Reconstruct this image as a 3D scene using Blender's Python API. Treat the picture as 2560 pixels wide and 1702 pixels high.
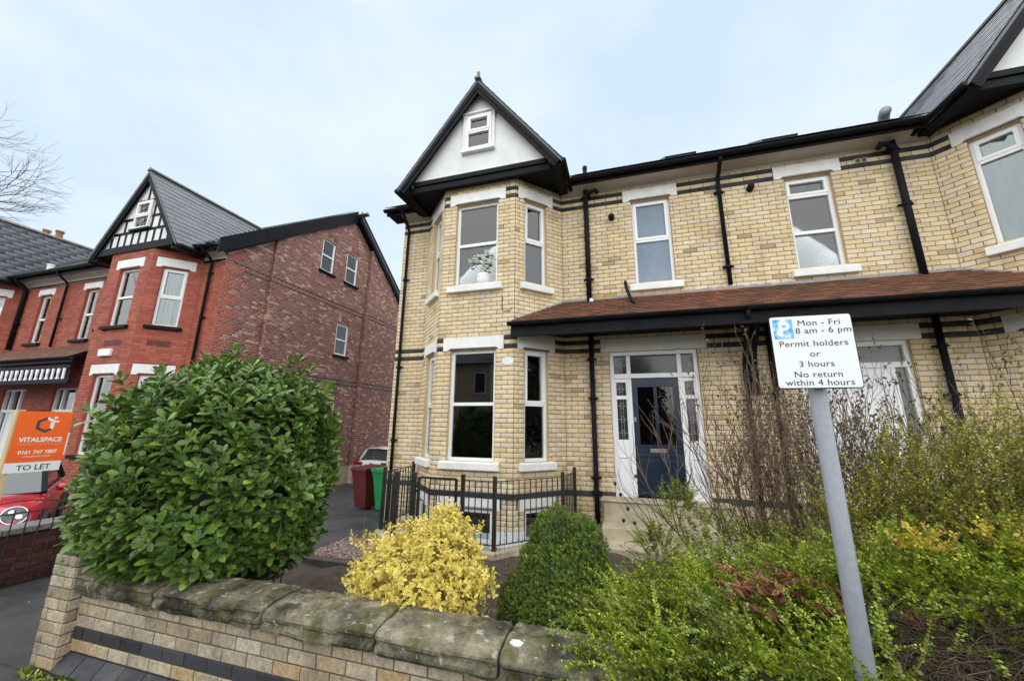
import bpy, math, random
import numpy as np
from mathutils import Vector, Matrix
R = math.radians
random.seed(7); rng = np.random.default_rng(11)
S = bpy.context.scene
for o in list(bpy.data.objects): bpy.data.objects.remove(o)
C = S.collection

# ------------------------------------------------------------------ camera
CAMP = Vector((0, 0, 1.87)); YAW, PIT, ROL = R(16.54), R(12.70), R(0.565)
fw = Vector((-math.sin(YAW) * math.cos(PIT), math.cos(YAW) * math.cos(PIT), math.sin(PIT)))
rt = Vector((math.cos(YAW), math.sin(YAW), 0)); up = rt.cross(fw)
r2 = math.cos(ROL) * rt + math.sin(ROL) * up; u2 = -math.sin(ROL) * rt + math.cos(ROL) * up
cd = bpy.data.cameras.new("camera"); cam = bpy.data.objects.new("camera", cd); C.objects.link(cam)
cd.sensor_width = 36; cd.sensor_fit = 'HORIZONTAL'; cd.lens = 36 * 934 / 2560; cd.clip_start = .05; cd.clip_end = 2000
M = Matrix((r2, u2, -fw)).transposed().to_4x4(); M.translation = CAMP; cam.matrix_world = M; S.camera = cam
def proj(p):
    v = Vector(p) - CAMP; z = v.dot(fw)
    if z < .05: return None
    return 1280 + 934 * v.dot(r2) / z, 851 - 934 * v.dot(u2) / z, z

# ------------------------------------------------------------------ sky and sun (overcast)
SUN_EL, SUN_AZ = R(42), R(168)          # azimuth: direction the light comes from, measured from +Y clockwise
W = bpy.data.worlds.new("World"); S.world = W; W.use_nodes = True
nt = W.node_tree; nt.nodes.clear(); N = nt.nodes.new; LK = nt.links.new
out = N('ShaderNodeOutputWorld'); sky = N('ShaderNodeTexSky'); sky.sky_type = 'NISHITA'; sky.sun_disc = False
sky.sun_elevation = SUN_EL; sky.sun_rotation = SUN_AZ; sky.air_density = 1.0; sky.dust_density = 2.0
b1 = N('ShaderNodeBackground'); b1.inputs[1].default_value = .05; LK(sky.outputs[0], b1.inputs[0])
tc = N('ShaderNodeTexCoord'); mp = N('ShaderNodeMapping'); mp.inputs['Scale'].default_value = (1.0, 1.0, 2.2)
LK(tc.outputs['Generated'], mp.inputs[0])
n1 = N('ShaderNodeTexNoise'); n1.inputs['Scale'].default_value = 1.6; n1.inputs['Detail'].default_value = 6; n1.inputs['Roughness'].default_value = .52
LK(mp.outputs[0], n1.inputs[0])
cr = N('ShaderNodeValToRGB'); e = cr.color_ramp.elements
e[0].position = .38; e[0].color = (.60, .745, .88, 1); e[1].position = .63; e[1].color = (.80, .895, .97, 1)
LK(n1.outputs[0], cr.inputs[0])
b2 = N('ShaderNodeBackground'); b2.inputs[1].default_value = .415; LK(cr.outputs[0], b2.inputs[0])
mx = N('ShaderNodeMixShader'); mx.inputs[0].default_value = .88
LK(b1.outputs[0], mx.inputs[1]); LK(b2.outputs[0], mx.inputs[2]); LK(mx.outputs[0], out.inputs[0])
sl = bpy.data.lights.new("sun", 'SUN'); sl.energy = 1.5; sl.angle = R(172); sl.color = (1, .955, .89)
so = bpy.data.objects.new("sun", sl); C.objects.link(so)
sd = Vector((math.sin(SUN_AZ) * math.cos(SUN_EL), math.cos(SUN_AZ) * math.cos(SUN_EL), math.sin(SUN_EL)))
so.rotation_euler = sd.to_track_quat('Z', 'Y').to_euler(); so.location = (0, -6, 12)
vs = S.view_settings; vs.view_transform = 'Standard'; vs.look = 'None'; vs.gamma = 1; vs.exposure = 1.55; vs.use_curve_mapping = False

# ------------------------------------------------------------------ materials
def newmat(name):
    m = bpy.data.materials.new(name); m.use_nodes = True; t = m.node_tree; t.nodes.clear()
    o = t.nodes.new('ShaderNodeOutputMaterial'); b = t.nodes.new('ShaderNodeBsdfPrincipled'); t.links.new(b.outputs[0], o.inputs[0])
    return m, t, b, o
def rgba(c): return (c[0], c[1], c[2], 1)
def ramp(t, fac, stops, const=False):
    r = t.nodes.new('ShaderNodeValToRGB'); r.color_ramp.interpolation = 'CONSTANT' if const else 'LINEAR'
    while len(r.color_ramp.elements) < len(stops): r.color_ramp.elements.new(.5)
    for el, (p, c) in zip(r.color_ramp.elements, stops): el.position = p; el.color = rgba(c)
    t.links.new(fac, r.inputs[0]); return r.outputs[0]
def noise(t, scale, detail=5, rough=.6, vec=None, stretch=None):
    n = t.nodes.new('ShaderNodeTexNoise'); n.inputs['Scale'].default_value = scale; n.inputs['Detail'].default_value = detail; n.inputs['Roughness'].default_value = rough
    if vec is None:
        g = t.nodes.new('ShaderNodeNewGeometry'); vec = g.outputs['Position']
    if stretch:
        m = t.nodes.new('ShaderNodeMapping'); m.inputs['Scale'].default_value = stretch; t.links.new(vec, m.inputs[0]); vec = m.outputs[0]
    t.links.new(vec, n.inputs[0]); return n.outputs[0]
def mixc(t, fac, a, b, mode='MIX'):
    m = t.nodes.new('ShaderNodeMix'); m.data_type = 'RGBA'; m.blend_type = mode
    for s, v in ((m.inputs[0], fac), (m.inputs[6], a), (m.inputs[7], b)):
        if hasattr(v, 'is_linked'): t.links.new(v, s)
        elif isinstance(v, (int, float)): s.default_value = v
        else: s.default_value = rgba(v)
    return m.outputs[2]
def math_(t, op, a, b=None):
    m = t.nodes.new('ShaderNodeMath'); m.operation = op
    for s, v in ((m.inputs[0], a), (m.inputs[1], b)):
        if v is None: continue
        if hasattr(v, 'is_linked'): t.links.new(v, s)
        else: s.default_value = v
    return m.outputs[0]
def bump(t, b, h, strength=.3, dist=.01):
    n = t.nodes.new('ShaderNodeBump'); n.inputs['Strength'].default_value = strength; n.inputs['Distance'].default_value = dist
    t.links.new(h, n.inputs['Height']); t.links.new(n.outputs[0], b.inputs['Normal'])
def piece_random(t):
    g = t.nodes.new('ShaderNodeNewGeometry'); o = t.nodes.new('ShaderNodeObjectInfo')
    return math_(t, 'FRACT', math_(t, 'ADD', g.outputs['Random Per Island'], o.outputs['Random']))
def mat(name, col, rough=.6, col2=None, ns=6., lo=.35, hi=.65, bs=0., bd=.004, bstr=.4, metal=0., spec=.5, dirt=0., dirtcol=(.05, .05, .045), ds=1.3, stretch=None, coat=0):
    m, t, b, o = newmat(name); c = None
    if col2 is not None: c = ramp(t, noise(t, ns, 6, .62, stretch=stretch), [(lo, col), (hi, col2)])
    if dirt:
        d = ramp(t, noise(t, ds, 7, .7, stretch=stretch), [(.42, (0, 0, 0)), (.72, (dirt,) * 3)])
        c = mixc(t, d, c if c is not None else col, dirtcol)
    if c is None: b.inputs['Base Color'].default_value = rgba(col)
    else: t.links.new(c, b.inputs['Base Color'])
    b.inputs['Roughness'].default_value = rough; b.inputs['Metallic'].default_value = metal; b.inputs['Specular IOR Level'].default_value = spec
    b.inputs['Coat Weight'].default_value = coat
    if bs: bump(t, b, noise(t, bs, 6, .6), bstr, bd)
    return m
def brickmat(name, stops, fine=.12, stain=.25, staincol=(.12, .10, .075), ss=.9, rough=.75, bs=90., spec=.3):
    m, t, b, o = newmat(name); c = ramp(t, piece_random(t), stops)
    f = ramp(t, noise(t, 38, 6, .65), [(.3, (1 - fine * 2.2,) * 3), (.7, (1 + fine * .3,) * 3)]); c = mixc(t, 1., c, f, 'MULTIPLY')
    s = ramp(t, noise(t, ss, 8, .68), [(.46, (0, 0, 0)), (.78, (stain,) * 3)]); c = mixc(t, s, c, staincol)
    s2 = ramp(t, noise(t, 7, 8, .75), [(.56, (0, 0, 0)), (.75, (stain * .9,) * 3)]); c = mixc(t, s2, c, staincol)
    s3 = ramp(t, noise(t, 1., 7, .65, stretch=(3.2, 3.2, .42)), [(.52, (0, 0, 0)), (.72, (stain * 1.1,) * 3)]); c = mixc(t, s3, c, staincol)
    t.links.new(c, b.inputs['Base Color']); b.inputs['Roughness'].default_value = rough; b.inputs['Specular IOR Level'].default_value = spec
    bump(t, b, noise(t, bs, 5, .6), .35, .004); return m
def leafmat(name, stops, edge=None, edge_at=.8, rib=None, rough=.38, spec=.5, trans=.25, nvar=.25, clump=.9):
    m, t, b, o = newmat(name); c = ramp(t, piece_random(t), stops)
    if clump:
        f = ramp(t, noise(t, 4.5, 3, .5), [(.3, (1 - nvar,) * 3), (.7, (1 + nvar,) * 3)]); c = mixc(t, 1., c, f, 'MULTIPLY')
    if edge or rib:
        a = t.nodes.new('ShaderNodeAttribute'); a.attribute_name = 'edge'; v = a.outputs['Fac']
        if edge: c = mixc(t, ramp(t, v, [(edge_at - .08, (0, 0, 0)), (edge_at + .08, (1, 1, 1))]), c, edge)
        if rib: c = mixc(t, ramp(t, v, [(.05, (.8,) * 3), (.14, (0, 0, 0))]), c, rib)
    t.links.new(c, b.inputs['Base Color']); b.inputs['Roughness'].default_value = rough; b.inputs['Specular IOR Level'].default_value = spec
    if trans:
        tr = t.nodes.new('ShaderNodeBsdfTranslucent'); t.links.new(c, tr.inputs[0]); mxs = t.nodes.new('ShaderNodeMixShader'); mxs.inputs[0].default_value = trans
        t.links.new(b.outputs[0], mxs.inputs[1]); t.links.new(tr.outputs[0], mxs.inputs[2]); t.links.new(mxs.outputs[0], o.inputs[0])
    return m
def glassmat(name, ior=1.75, tint=(.86, .9, .9), wav=.004, gl=(1, 1, 1)):
    m, t, b, o = newmat(name); t.nodes.remove(b)
    fr = t.nodes.new('ShaderNodeFresnel'); fr.inputs[0].default_value = ior
    g = t.nodes.new('ShaderNodeBsdfGlossy'); g.inputs['Roughness'].default_value = .015; g.inputs[0].default_value = rgba(gl)
    tr = t.nodes.new('ShaderNodeBsdfTransparent'); tr.inputs[0].default_value = rgba(tint)
    bn = t.nodes.new('ShaderNodeBump'); bn.inputs['Strength'].default_value = wav; bn.inputs['Distance'].default_value = .05
    t.links.new(noise(t, 2.2, 2, .4), bn.inputs['Height']); t.links.new(bn.outputs[0], g.inputs['Normal'])
    x = t.nodes.new('ShaderNodeMixShader'); t.links.new(fr.outputs[0], x.inputs[0]); t.links.new(tr.outputs[0], x.inputs[1]); t.links.new(g.outputs[0], x.inputs[2]); t.links.new(x.outputs[0], o.inputs[0])
    return m
MT = {}
MT['ybrick'] = brickmat('yellow_brick', [(0, (.40, .31, .20)), (.035, (.66, .50, .29)), (.2, (.76, .61, .37)), (.45, (.82, .68, .45)), (.62, (.76, .58, .32)), (.78, (.77, .64, .46)), (.9, (.66, .545, .41)), (1, (.84, .72, .53))], .10, .30, (.33, .24, .16))
MT['ymortar'] = mat('yellow_mortar', (.06, .047, .035), .9, (.14, .112, .082), 9, bs=120, spec=.2)
MT['dband'] = brickmat('blue_band_brick', [(0, (.026, .027, .034)), (.5, (.042, .043, .052)), (1, (.06, .06, .07))], .1, .15, (.09, .085, .08))
MT['rbrick'] = brickmat('red_facing_brick', [(0, (.33, .085, .056)), (.5, (.40, .108, .070)), (1, (.47, .14, .095))], .1, .2, (.17, .045, .033))
MT['rmortar'] = mat('red_mortar', (.13, .035, .025), .9, (.21, .065, .045), 9)
MT['sbrick'] = brickmat('mottled_brown_brick', [(0, (.19, .078, .064)), (.3, (.28, .112, .09)), (.55, (.36, .15, .118)), (.72, (.23, .11, .095)), (.86, (.48, .26, .20)), (.94, (.62, .45, .35)), (1, (.42, .18, .145))], .2, .2, (.09, .045, .04))
MT['smortar'] = mat('brown_mortar', (.42, .30, .25), .9, (.52, .40, .34), 9)
MT['wbrick'] = brickmat('weathered_buff_brick', [(0, (.37, .29, .19)), (.25, (.50, .40, .27)), (.5, (.56, .47, .335)), (.7, (.43, .36, .27)), (.85, (.61, .53, .40)), (1, (.50, .35, .175))], .22, .55, (.14, .12, .09), 3.5)
MT['wmortar'] = mat('wall_mortar', (.06, .052, .04), .95, (.13, .11, .085), 12, bs=90)
MT['wdark'] = brickmat('blue_engineering_brick', [(0, (.028, .028, .036)), (.5, (.045, .045, .056)), (1, (.075, .073, .08))], .25, .35, (.15, .135, .11), 4, .55)
MT['coping'] = None
MT['white'] = mat('white_painted_stone', (.84, .84, .835), .55, (.76, .76, .745), 5, dirt=.30, dirtcol=(.45, .45, .41), ds=3.2, bs=60, bd=.002)
MT['upvc'] = mat('white_plastic', (.82, .83, .84), .3)
MT['render'] = mat('white_render', (.80, .81, .81), .8, (.70, .72, .71), 2.2, dirt=.28, dirtcol=(.5, .52, .48), ds=1.6, bs=70, bd=.003)
MT['cove'] = mat('plaster_cove', (.66, .62, .58), .85, (.54, .49, .45), 1.4, dirt=.25, dirtcol=(.3, .26, .23))
MT['black'] = mat('black_paint', (.0065, .0065, .009), .6, (.012, .012, .0155), 6, dirt=.10, dirtcol=(.03, .029, .029), ds=4, spec=.12)
MT['iron'] = mat('black_iron', (.014, .014, .016), .35, (.03, .03, .03), 8)
MT['slate'] = brickmat('slate', [(0, (.085, .094, .115)), (.5, (.103, .112, .135)), (1, (.125, .135, .16))], .18, .25, (.05, .06, .045), 1.5, .42, 40, .5)
MT['tile'] = brickmat('clay_roof_tile', [(0, (.16, .072, .047)), (.35, (.20, .088, .055)), (.6, (.245, .102, .06)), (.8, (.31, .12, .066)), (.92, (.19, .10, .066)), (1, (.40, .14, .072))], .22, .5, (.05, .045, .032), 1.6, .7)
MT['ridge'] = mat('ridge_tile', (.12, .11, .10), .8, (.2, .17, .14), 5, bs=40)
MT['lead'] = mat('lead_flashing', (.20, .205, .215), .55, (.30, .30, .31), 8, bs=25, bd=.006)
MT['sand'] = mat('sandstone_step', (.56, .47, .34), .85, (.42, .36, .26), 3, dirt=.55, dirtcol=(.16, .16, .10), ds=2.2, bs=60)
MT['navy'] = mat('navy_door_paint', (.008, .018, .040), .3, (.012, .024, .05), 3)
MT['glass'] = glassmat('window_glass', 1.85)
MT['yreveal'] = mat('brick_reveal', (.50, .37, .21), .85, (.62, .46, .27), 14)
MT['rreveal'] = mat('red_reveal', (.28, .06, .04), .85, (.36, .08, .05), 14)
MT['sreveal'] = mat('brown_reveal', (.20, .085, .06), .85, (.28, .12, .085), 14)
MT['glass2'] = glassmat('ground_floor_glass', 1.75, (.62, .66, .66))
MT['lead_came'] = mat('lead_came', (.35, .35, .37), .4)
MT['room'] = mat('room_plaster', (.42, .42, .41), .9)
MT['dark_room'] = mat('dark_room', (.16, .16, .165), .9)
MT['sky_tint_net'] = mat('sky_tinted_net_blind', (.25, .31, .385), .9, (.19, .24, .30), 1.6)  # bluish tint of the blind stands for sky reflected in the panes
MT['teal'] = mat('teal_blind', (.24, .37, .375), .9, (.15, .24, .25), 2.5, stretch=(4, 4, .5))
MT['blind'] = mat('roller_blind', (.74, .74, .72), .8)
MT['curtain'] = mat('curtain_cloth', (.46, .50, .52), .9, (.36, .40, .42), 9, stretch=(5, 5, .25))
MT['tarmac'], t, b, o = newmat('tarmac')
c = ramp(t, noise(t, 1.1, 8, .7), [(.32, (.026, .027, .029)), (.5, (.046, .047, .05)), (.68, (.072, .072, .073))]); sp = ramp(t, noise(t, 160, 3, .6), [(.42, (.55,) * 3), (.60, (1.25,) * 3), (.72, (2.2,) * 3)]); c = mixc(t, 1., c, sp, 'MULTIPLY')
ms = ramp(t, noise(t, 2.6, 8, .75), [(.58, (0, 0, 0)), (.68, (.6,) * 3)]); c = mixc(t, ms, c, (.035, .042, .02)); t.links.new(c, b.inputs['Base Color'])
t.links.new(ramp(t, noise(t, .8, 6, .65), [(.40, (.42,) * 3), (.55, (.85,) * 3)]), b.inputs['Roughness']); bump(t, b, noise(t, 150, 4, .6), .7, .004)
MT['paving'] = mat('concrete_paving', (.19, .18, .165), .85, (.27, .255, .235), 2, dirt=.4, ds=1.5, bs=120)
MT['soil'] = mat('garden_soil', (.055, .038, .028), .95, (.095, .07, .052), 8, bs=60, bd=.03, bstr=.8)
MT['earth'] = mat('open_ground', (.09, .10, .06), .95, (.12, .11, .075), 1)
MT['clay_pot'] = mat('terracotta', (.33, .13, .075), .8, (.24, .10, .06), 5)
MT['brass'] = mat('aged_metal', (.35, .33, .30), .35, metal=.9)
MT['bark'] = mat('bark', (.075, .055, .042), .9, (.13, .10, .08), 30, bs=60)
MT['twig'] = mat('brown_twig', (.11, .07, .05), .85, (.19, .125, .095), 14)
MT['rubber'] = mat('rubber', (.018, .018, .018), .7)
MT['chrome'] = mat('chrome', (.75, .75, .76), .15, metal=1)

# ------------------------------------------------------------------ builders
def tag(o, label=None, cat=None, group=None, kind=None):
    if label: o['label'] = label
    if cat: o['category'] = cat
    if group: o['group'] = group
    if kind: o['kind'] = kind
    return o
def link(o, parent=None):
    C.objects.link(o)
    if parent is not None:
        o.parent = parent; o.matrix_parent_inverse = PINV[parent.name] if parent.name in PINV else Matrix.Identity(4)
    return o
PINV = {}
def thing(name, label, cat, loc=(0, 0, 0), group=None):
    o = bpy.data.objects.new(name, None); o.empty_display_size = .1; C.objects.link(o); o.location = loc
    PINV[o.name] = Matrix.Translation(-Vector(loc)); return tag(o, label, cat, group)
class MB:
    def __init__(s): s.v = []; s.f = []; s.m = []
    def add(s, vs, fs, mi=0):
        n = len(s.v); s.v += [tuple(x) for x in vs]; s.f += [tuple(i + n for i in f) for f in fs]; s.m += [mi] * len(fs); return s
    def box(s, x0, x1, y0, y1, z0, z1, mi=0):
        return s.add([(x0, y0, z0), (x1, y0, z0), (x1, y1, z0), (x0, y1, z0), (x0, y0, z1), (x1, y0, z1), (x1, y1, z1), (x0, y1, z1)],
                     [(0, 3, 2, 1), (4, 5, 6, 7), (0, 1, 5, 4), (1, 2, 6, 5), (2, 3, 7, 6), (3, 0, 4, 7)], mi)
    def lbox(s, fr, u0, u1, z0, z1, w0, w1, mi=0):
        p = [fr(u, z, w) for z in (z0, z1) for (u, w) in ((u0, w1), (u1, w1), (u1, w0), (u0, w0))]
        return s.add(p, [(0, 3, 2, 1), (4, 5, 6, 7), (0, 1, 5, 4), (1, 2, 6, 5), (2, 3, 7, 6), (3, 0, 4, 7)], mi)
    def bar(s, a, b, w, h, mi=0, upv=(0, 0, 1)):
        a = Vector(a); b = Vector(b); d = (b - a).normalized(); sd_ = d.cross(Vector(upv))
        if sd_.length < 1e-4: sd_ = Vector((1, 0, 0))
        sd_.normalize(); u_ = sd_.cross(d); p = []
        for q in (a, b):
            for i, j in ((-1, -1), (1, -1), (1, 1), (-1, 1)): p.append(q + sd_ * (w / 2 * i) + u_ * (h / 2 * j))
        return s.add(p, [(3, 2, 1, 0), (4, 5, 6, 7), (0, 1, 5, 4), (1, 2, 6, 5), (2, 3, 7, 6), (3, 0, 4, 7)], mi)
    def prism(s, poly, off, mi=0):
        n = len(poly); off = Vector(off); v = [Vector(p) for p in poly]; v += [p + off for p in v]
        return s.add(v, [tuple(range(n))[::-1], tuple(range(n, 2 * n))] + [(i, (i + 1) % n, n + (i + 1) % n, n + i) for i in range(n)], mi)
    def tube(s, pts, r, n=10, mi=0, cap=True):
        pts = [Vector(p) for p in pts]; k = len(pts); rr = r if isinstance(r, (list, tuple)) else [r] * k; vs_ = []; ref = None
        for i, p in enumerate(pts):
            d = (pts[min(i + 1, k - 1)] - pts[max(i - 1, 0)]).normalized()
            if ref is None: ref = d.orthogonal().normalized()
            ref = (ref - d * ref.dot(d)).normalized(); b = d.cross(ref)
            for j in range(n):
                a = 2 * math.pi * j / n; vs_.append(p + (ref * math.cos(a) + b * math.sin(a)) * rr[i])
        fs = [(i * n + j, i * n + (j + 1) % n, (i + 1) * n + (j + 1) % n, (i + 1) * n + j) for i in range(k - 1) for j in range(n)]
        if cap: fs += [tuple(range(n))[::-1], tuple(range((k - 1) * n, k * n))]
        return s.add(vs_, fs, mi)
    def lathe(s, base, prof, n=16, mi=0):
        base = Vector(base); vs_ = []; k = len(prof)
        for r_, z in prof:
            for j in range(n):
                a = 2 * math.pi * j / n; vs_.append(base + Vector((r_ * math.cos(a), r_ * math.sin(a), z)))
        fs = [(i * n + j, i * n + (j + 1) % n, (i + 1) * n + (j + 1) % n, (i + 1) * n + j) for i in range(k - 1) for j in range(n)]
        fs += [tuple(range(n))[::-1], tuple(range((k - 1) * n, k * n))]
        return s.add(vs_, fs, mi)
    def mesh(s, name, mats, smooth=False):
        me = bpy.data.meshes.new(name); me.from_pydata(s.v, [], s.f)
        for m in (mats if isinstance(mats, (list, tuple)) else [mats]): me.materials.append(m)
        if any(s.m): me.polygons.foreach_set('material_index', s.m)
        if smooth: me.polygons.foreach_set('use_smooth', [True] * len(s.f))
        me.update(); return me
    def build(s, name, mats, parent=None, smooth=False, bevel=0, **kw):
        o = bpy.data.objects.new(name, s.mesh(name, mats, smooth)); link(o, parent)
        if bevel:
            b = o.modifiers.new('edge', 'BEVEL'); b.width = bevel; b.segments = 2; b.limit_method = 'ANGLE'; b.angle_limit = R(40)
        return tag(o, **kw)
def npmesh(name, V, F, mats, mi=None, smooth=False, edge=None):
    V = np.ascontiguousarray(V, np.float32); F = np.ascontiguousarray(F, np.int32); k = F.shape[1]
    me = bpy.data.meshes.new(name); me.vertices.add(len(V)); me.vertices.foreach_set('co', V.ravel())
    me.loops.add(F.size); me.loops.foreach_set('vertex_index', F.ravel()); me.polygons.add(len(F))
    me.polygons.foreach_set('loop_start', np.arange(0, F.size, k, dtype=np.int32)); me.polygons.foreach_set('loop_total', np.full(len(F), k, np.int32))
    for m in (mats if isinstance(mats, (list, tuple)) else [mats]): me.materials.append(m)
    if mi is not None: me.polygons.foreach_set('material_index', np.ascontiguousarray(mi, np.int32))
    if smooth: me.polygons.foreach_set('use_smooth', np.ones(len(F), bool))
    if edge is not None:
        a = me.attributes.new('edge', 'FLOAT', 'POINT'); a.data.foreach_set('value', np.ascontiguousarray(edge, np.float32))
    me.update(calc_edges=True); return me
class Fr:
    """frame of an upright wall: u along it, z up, w outwards"""
    def __init__(s, a, b, z0=0):
        s.a = Vector((a[0], a[1], 0)); b = Vector((b[0], b[1], 0)); s.L = (b - s.a).length; s.d = (b - s.a) / s.L; s.n = Vector((s.d.y, -s.d.x, 0)); s.z0 = z0
    def __call__(s, u, z, w=0): return s.a + s.d * u + s.n * w + Vector((0, 0, z + s.z0))
    def ang(s): return math.atan2(s.d.y, s.d.x)
def rescale(o, m): o.matrix_world = m
UNIT = {}
def unit_brick(key, mats):
    """unit stretcher: length 1 along x, outer face at y = -1; five faces with a chamfered arris"""
    if key in UNIT: return UNIT[key]
    b = MB(); e_, g = .018, .06
    b.add([(-.5, 0, -.5), (.5, 0, -.5), (.5, 0, .5), (-.5, 0, .5), (-.5, -.9, -.5), (.5, -.9, -.5), (.5, -.9, .5), (-.5, -.9, .5),
           (-.5 + e_, -1, -.5 + g), (.5 - e_, -1, -.5 + g), (.5 - e_, -1, .5 - g), (-.5 + e_, -1, .5 - g)],
          [(0, 1, 5, 4), (1, 2, 6, 5), (2, 3, 7, 6), (3, 0, 4, 7), (4, 5, 9, 8), (5, 6, 10, 9), (6, 7, 11, 10), (7, 4, 8, 11), (8, 9, 10, 11)])
    me = b.mesh(key, mats); UNIT[key] = (me, np.array(b.v), np.array([f for f in b.f])); return UNIT[key]
class Bricks:
    """collects bricks of a wall; the ones that show largest become objects, the rest one mass"""
    def __init__(s): s.b = []
    def add(s, c, ln, h, depth, ang, key): s.b.append((c, ln, h, depth, ang, key))
    def finish(s, parent, mats, nind=300, name='brick', vis=None, massname='brickwork'):
        sc = []
        for i, (c, ln, h, depth, ang, key) in enumerate(s.b):
            p = proj(c); a = 0
            if p and -20 < p[0] < 2580 and -20 < p[1] < 1720 and (vis is None or vis(c, p)): a = ln * h / p[2] ** 2 * max(.02, abs(math.cos(ang) * (c[1] - CAMP.y) - math.sin(ang) * (c[0] - CAMP.x)) / p[2])
            sc.append(a)
        top = set(sorted(range(len(s.b)), key=lambda i: -sc[i])[:nind]) if nind else set(); top = {i for i in top if sc[i] > 0}
        groups = {}
        for i, (c, ln, h, depth, ang, key) in enumerate(s.b):
            me, uv, uf = unit_brick(key, mats[key])
            if i in top:
                o = bpy.data.objects.new(name, me); link(o, parent); o.location = c; o.rotation_euler = (0, 0, ang); o.scale = (ln, depth, h)
            else:
                ca, sa = math.cos(ang), math.sin(ang); q = uv * np.array([ln, depth, h]); v = np.empty_like(q)
                v[:, 0] = q[:, 0] * ca - q[:, 1] * sa + c[0]; v[:, 1] = q[:, 0] * sa + q[:, 1] * ca + c[1]; v[:, 2] = q[:, 2] + c[2]
                groups.setdefault(key, []).append(v)
        keys = list(groups); V = []; F = []; mi = []; n = 0
        for k, key in enumerate(keys):
            uf = UNIT[key][2]
            for v in groups[key]: V.append(v); F.append(uf + n); mi += [k] * len(uf); n += len(v)
        if V:
            me = npmesh(massname, np.concatenate(V), np.concatenate(F), [mats[k] for k in keys], mi); o = bpy.data.objects.new(massname, me); link(o, parent); tag(o, kind='stuff')
def subtract(a, b, cuts):
    segs = [(a, b)]
    for c0, c1 in cuts:
        ns = []
        for s0, s1 in segs:
            if c1 <= s0 or c0 >= s1: ns.append((s0, s1)); continue
            if c0 > s0: ns.append((s0, c0))
            if c1 < s1: ns.append((c1, s1))
        segs = ns
    return segs
def lay(br, fr, z0, z1, ops, course, length, keyf, zref=0., joint=.0095, proud=.008, top=None, u0=0., u1=None, phase=0.):
    """running bond on frame fr between z0 and z1; ops = openings (u0,u1,z0,z1)"""
    u1 = fr.L if u1 is None else u1; k = math.floor((z0 - zref) / course + 1e-6); ang = fr.ang()
    while True:
        za = zref + k * course; zb = za + course
        if za >= z1 - 1e-6: break
        lo, hi = max(za, z0), min(zb, z1); zm = (lo + hi) / 2
        if hi - lo > .02:
            cuts = [(o[0], o[1]) for o in ops if o[2] < zm < o[3]]
            for s0, s1 in subtract(u0, u1, cuts):
                off = ((k % 2) * .5 + phase) * length; j = math.floor((s0 - off) / length); js = [off + q * length for q in range(j, j + int((s1 - s0) / length) + 3)]
                cut_ = [s0] + [q for q in js if s0 + .045 < q < s1 - .045] + [s1]
                for a, b in zip(cut_, cut_[1:]):
                    um = (a + b) / 2
                    if top and zm > top(um) - course * .6: continue
                    pr = proud + random.uniform(-.0015, .0018)
                    br.add(fr(um, zm, -.02), b - a - joint, hi - lo - joint, .02 + pr, ang, keyf(um, zm, k))
        k += 1
def sheet(mb, fr, z0, z1, ops, reveal=.14, mi=0, w=0., rmi=None):
    us = sorted({0., fr.L, *[x for o in ops for x in o[:2]]}); zs = sorted({z0, z1, *[min(max(x, z0), z1) for o in ops for x in o[2:4]]})
    for a, b in zip(us, us[1:]):
        for c, d in zip(zs, zs[1:]):
            um, zm = (a + b) / 2, (c + d) / 2
            if d - c < 1e-5 or any(o[0] < um < o[1] and o[2] < zm < o[3] for o in ops): continue
            mb.add([fr(a, c, w), fr(b, c, w), fr(b, d, w), fr(a, d, w)], [(0, 1, 2, 3)], mi)
    for o in ops:
        p = [(o[0], o[2]), (o[1], o[2]), (o[1], o[3]), (o[0], o[3])]
        for i in range(4):
            a, b = p[i], p[(i + 1) % 4]; mb.add([fr(*a, w), fr(*a, -reveal), fr(*b, -reveal), fr(*b, w)], [(0, 1, 2, 3)], mi if rmi is None else rmi)
def text(parent, body, size, fr, u, z, w, m, align='CENTER', bold=0., name='lettering', spacing=1., xs=1.):
    cu = bpy.data.curves.new('t', 'FONT'); cu.body = body; cu.size = size; cu.align_x = align; cu.offset = bold; cu.extrude = .0006; cu.space_character = spacing; cu.resolution_u = 4
    o = bpy.data.objects.new('t', cu); C.objects.link(o); dg = bpy.context.evaluated_depsgraph_get(); me = bpy.data.meshes.new_from_object(o.evaluated_get(dg))
    bpy.data.objects.remove(o); me.materials.clear(); me.materials.append(m)
    mm = Matrix((fr.d * xs, Vector((0, 0, 1)), fr.n)).transposed().to_4x4(); mm.translation = fr(u, z, w); me.transform(mm); me.name = name
    ob = bpy.data.objects.new(name, me); link(ob, parent); return ob
def leaf_template(outline, fold=.25, curl=.15, droop=0.):
    """leaf of length 1 along y, normal +z, triangles; outline = (t, halfwidth)"""
    V = []; E = []; F = []
    for t, w_ in outline:
        for sx in (-1, 0, 1): V.append((sx * w_, t, fold * abs(sx) * w_ - curl * t * t + .02 * math.sin(t * 9))); E.append(abs(sx))
    for i in range(len(outline) - 1):
        a = i * 3; F += [(a, a + 1, a + 4), (a, a + 4, a + 3), (a + 1, a + 2, a + 5), (a + 1, a + 5, a + 4)]
    return np.array(V), np.array(F), np.array(E, float)
def place(T, Rm, O):
    """instance template verts by rotation-scale matrices Rm (n,3,3) and offsets O (n,3)"""
    V, F, E = T; n = len(O); P = np.einsum('nij,kj->nki', Rm, V) + O[:, None, :]
    return P.reshape(-1, 3), (F[None] + (np.arange(n) * len(V))[:, None, None]).reshape(-1, F.shape[1]), np.tile(E, n)
def unitv(a): return a / (np.linalg.norm(a, axis=-1, keepdims=True) + 1e-9)
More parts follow.
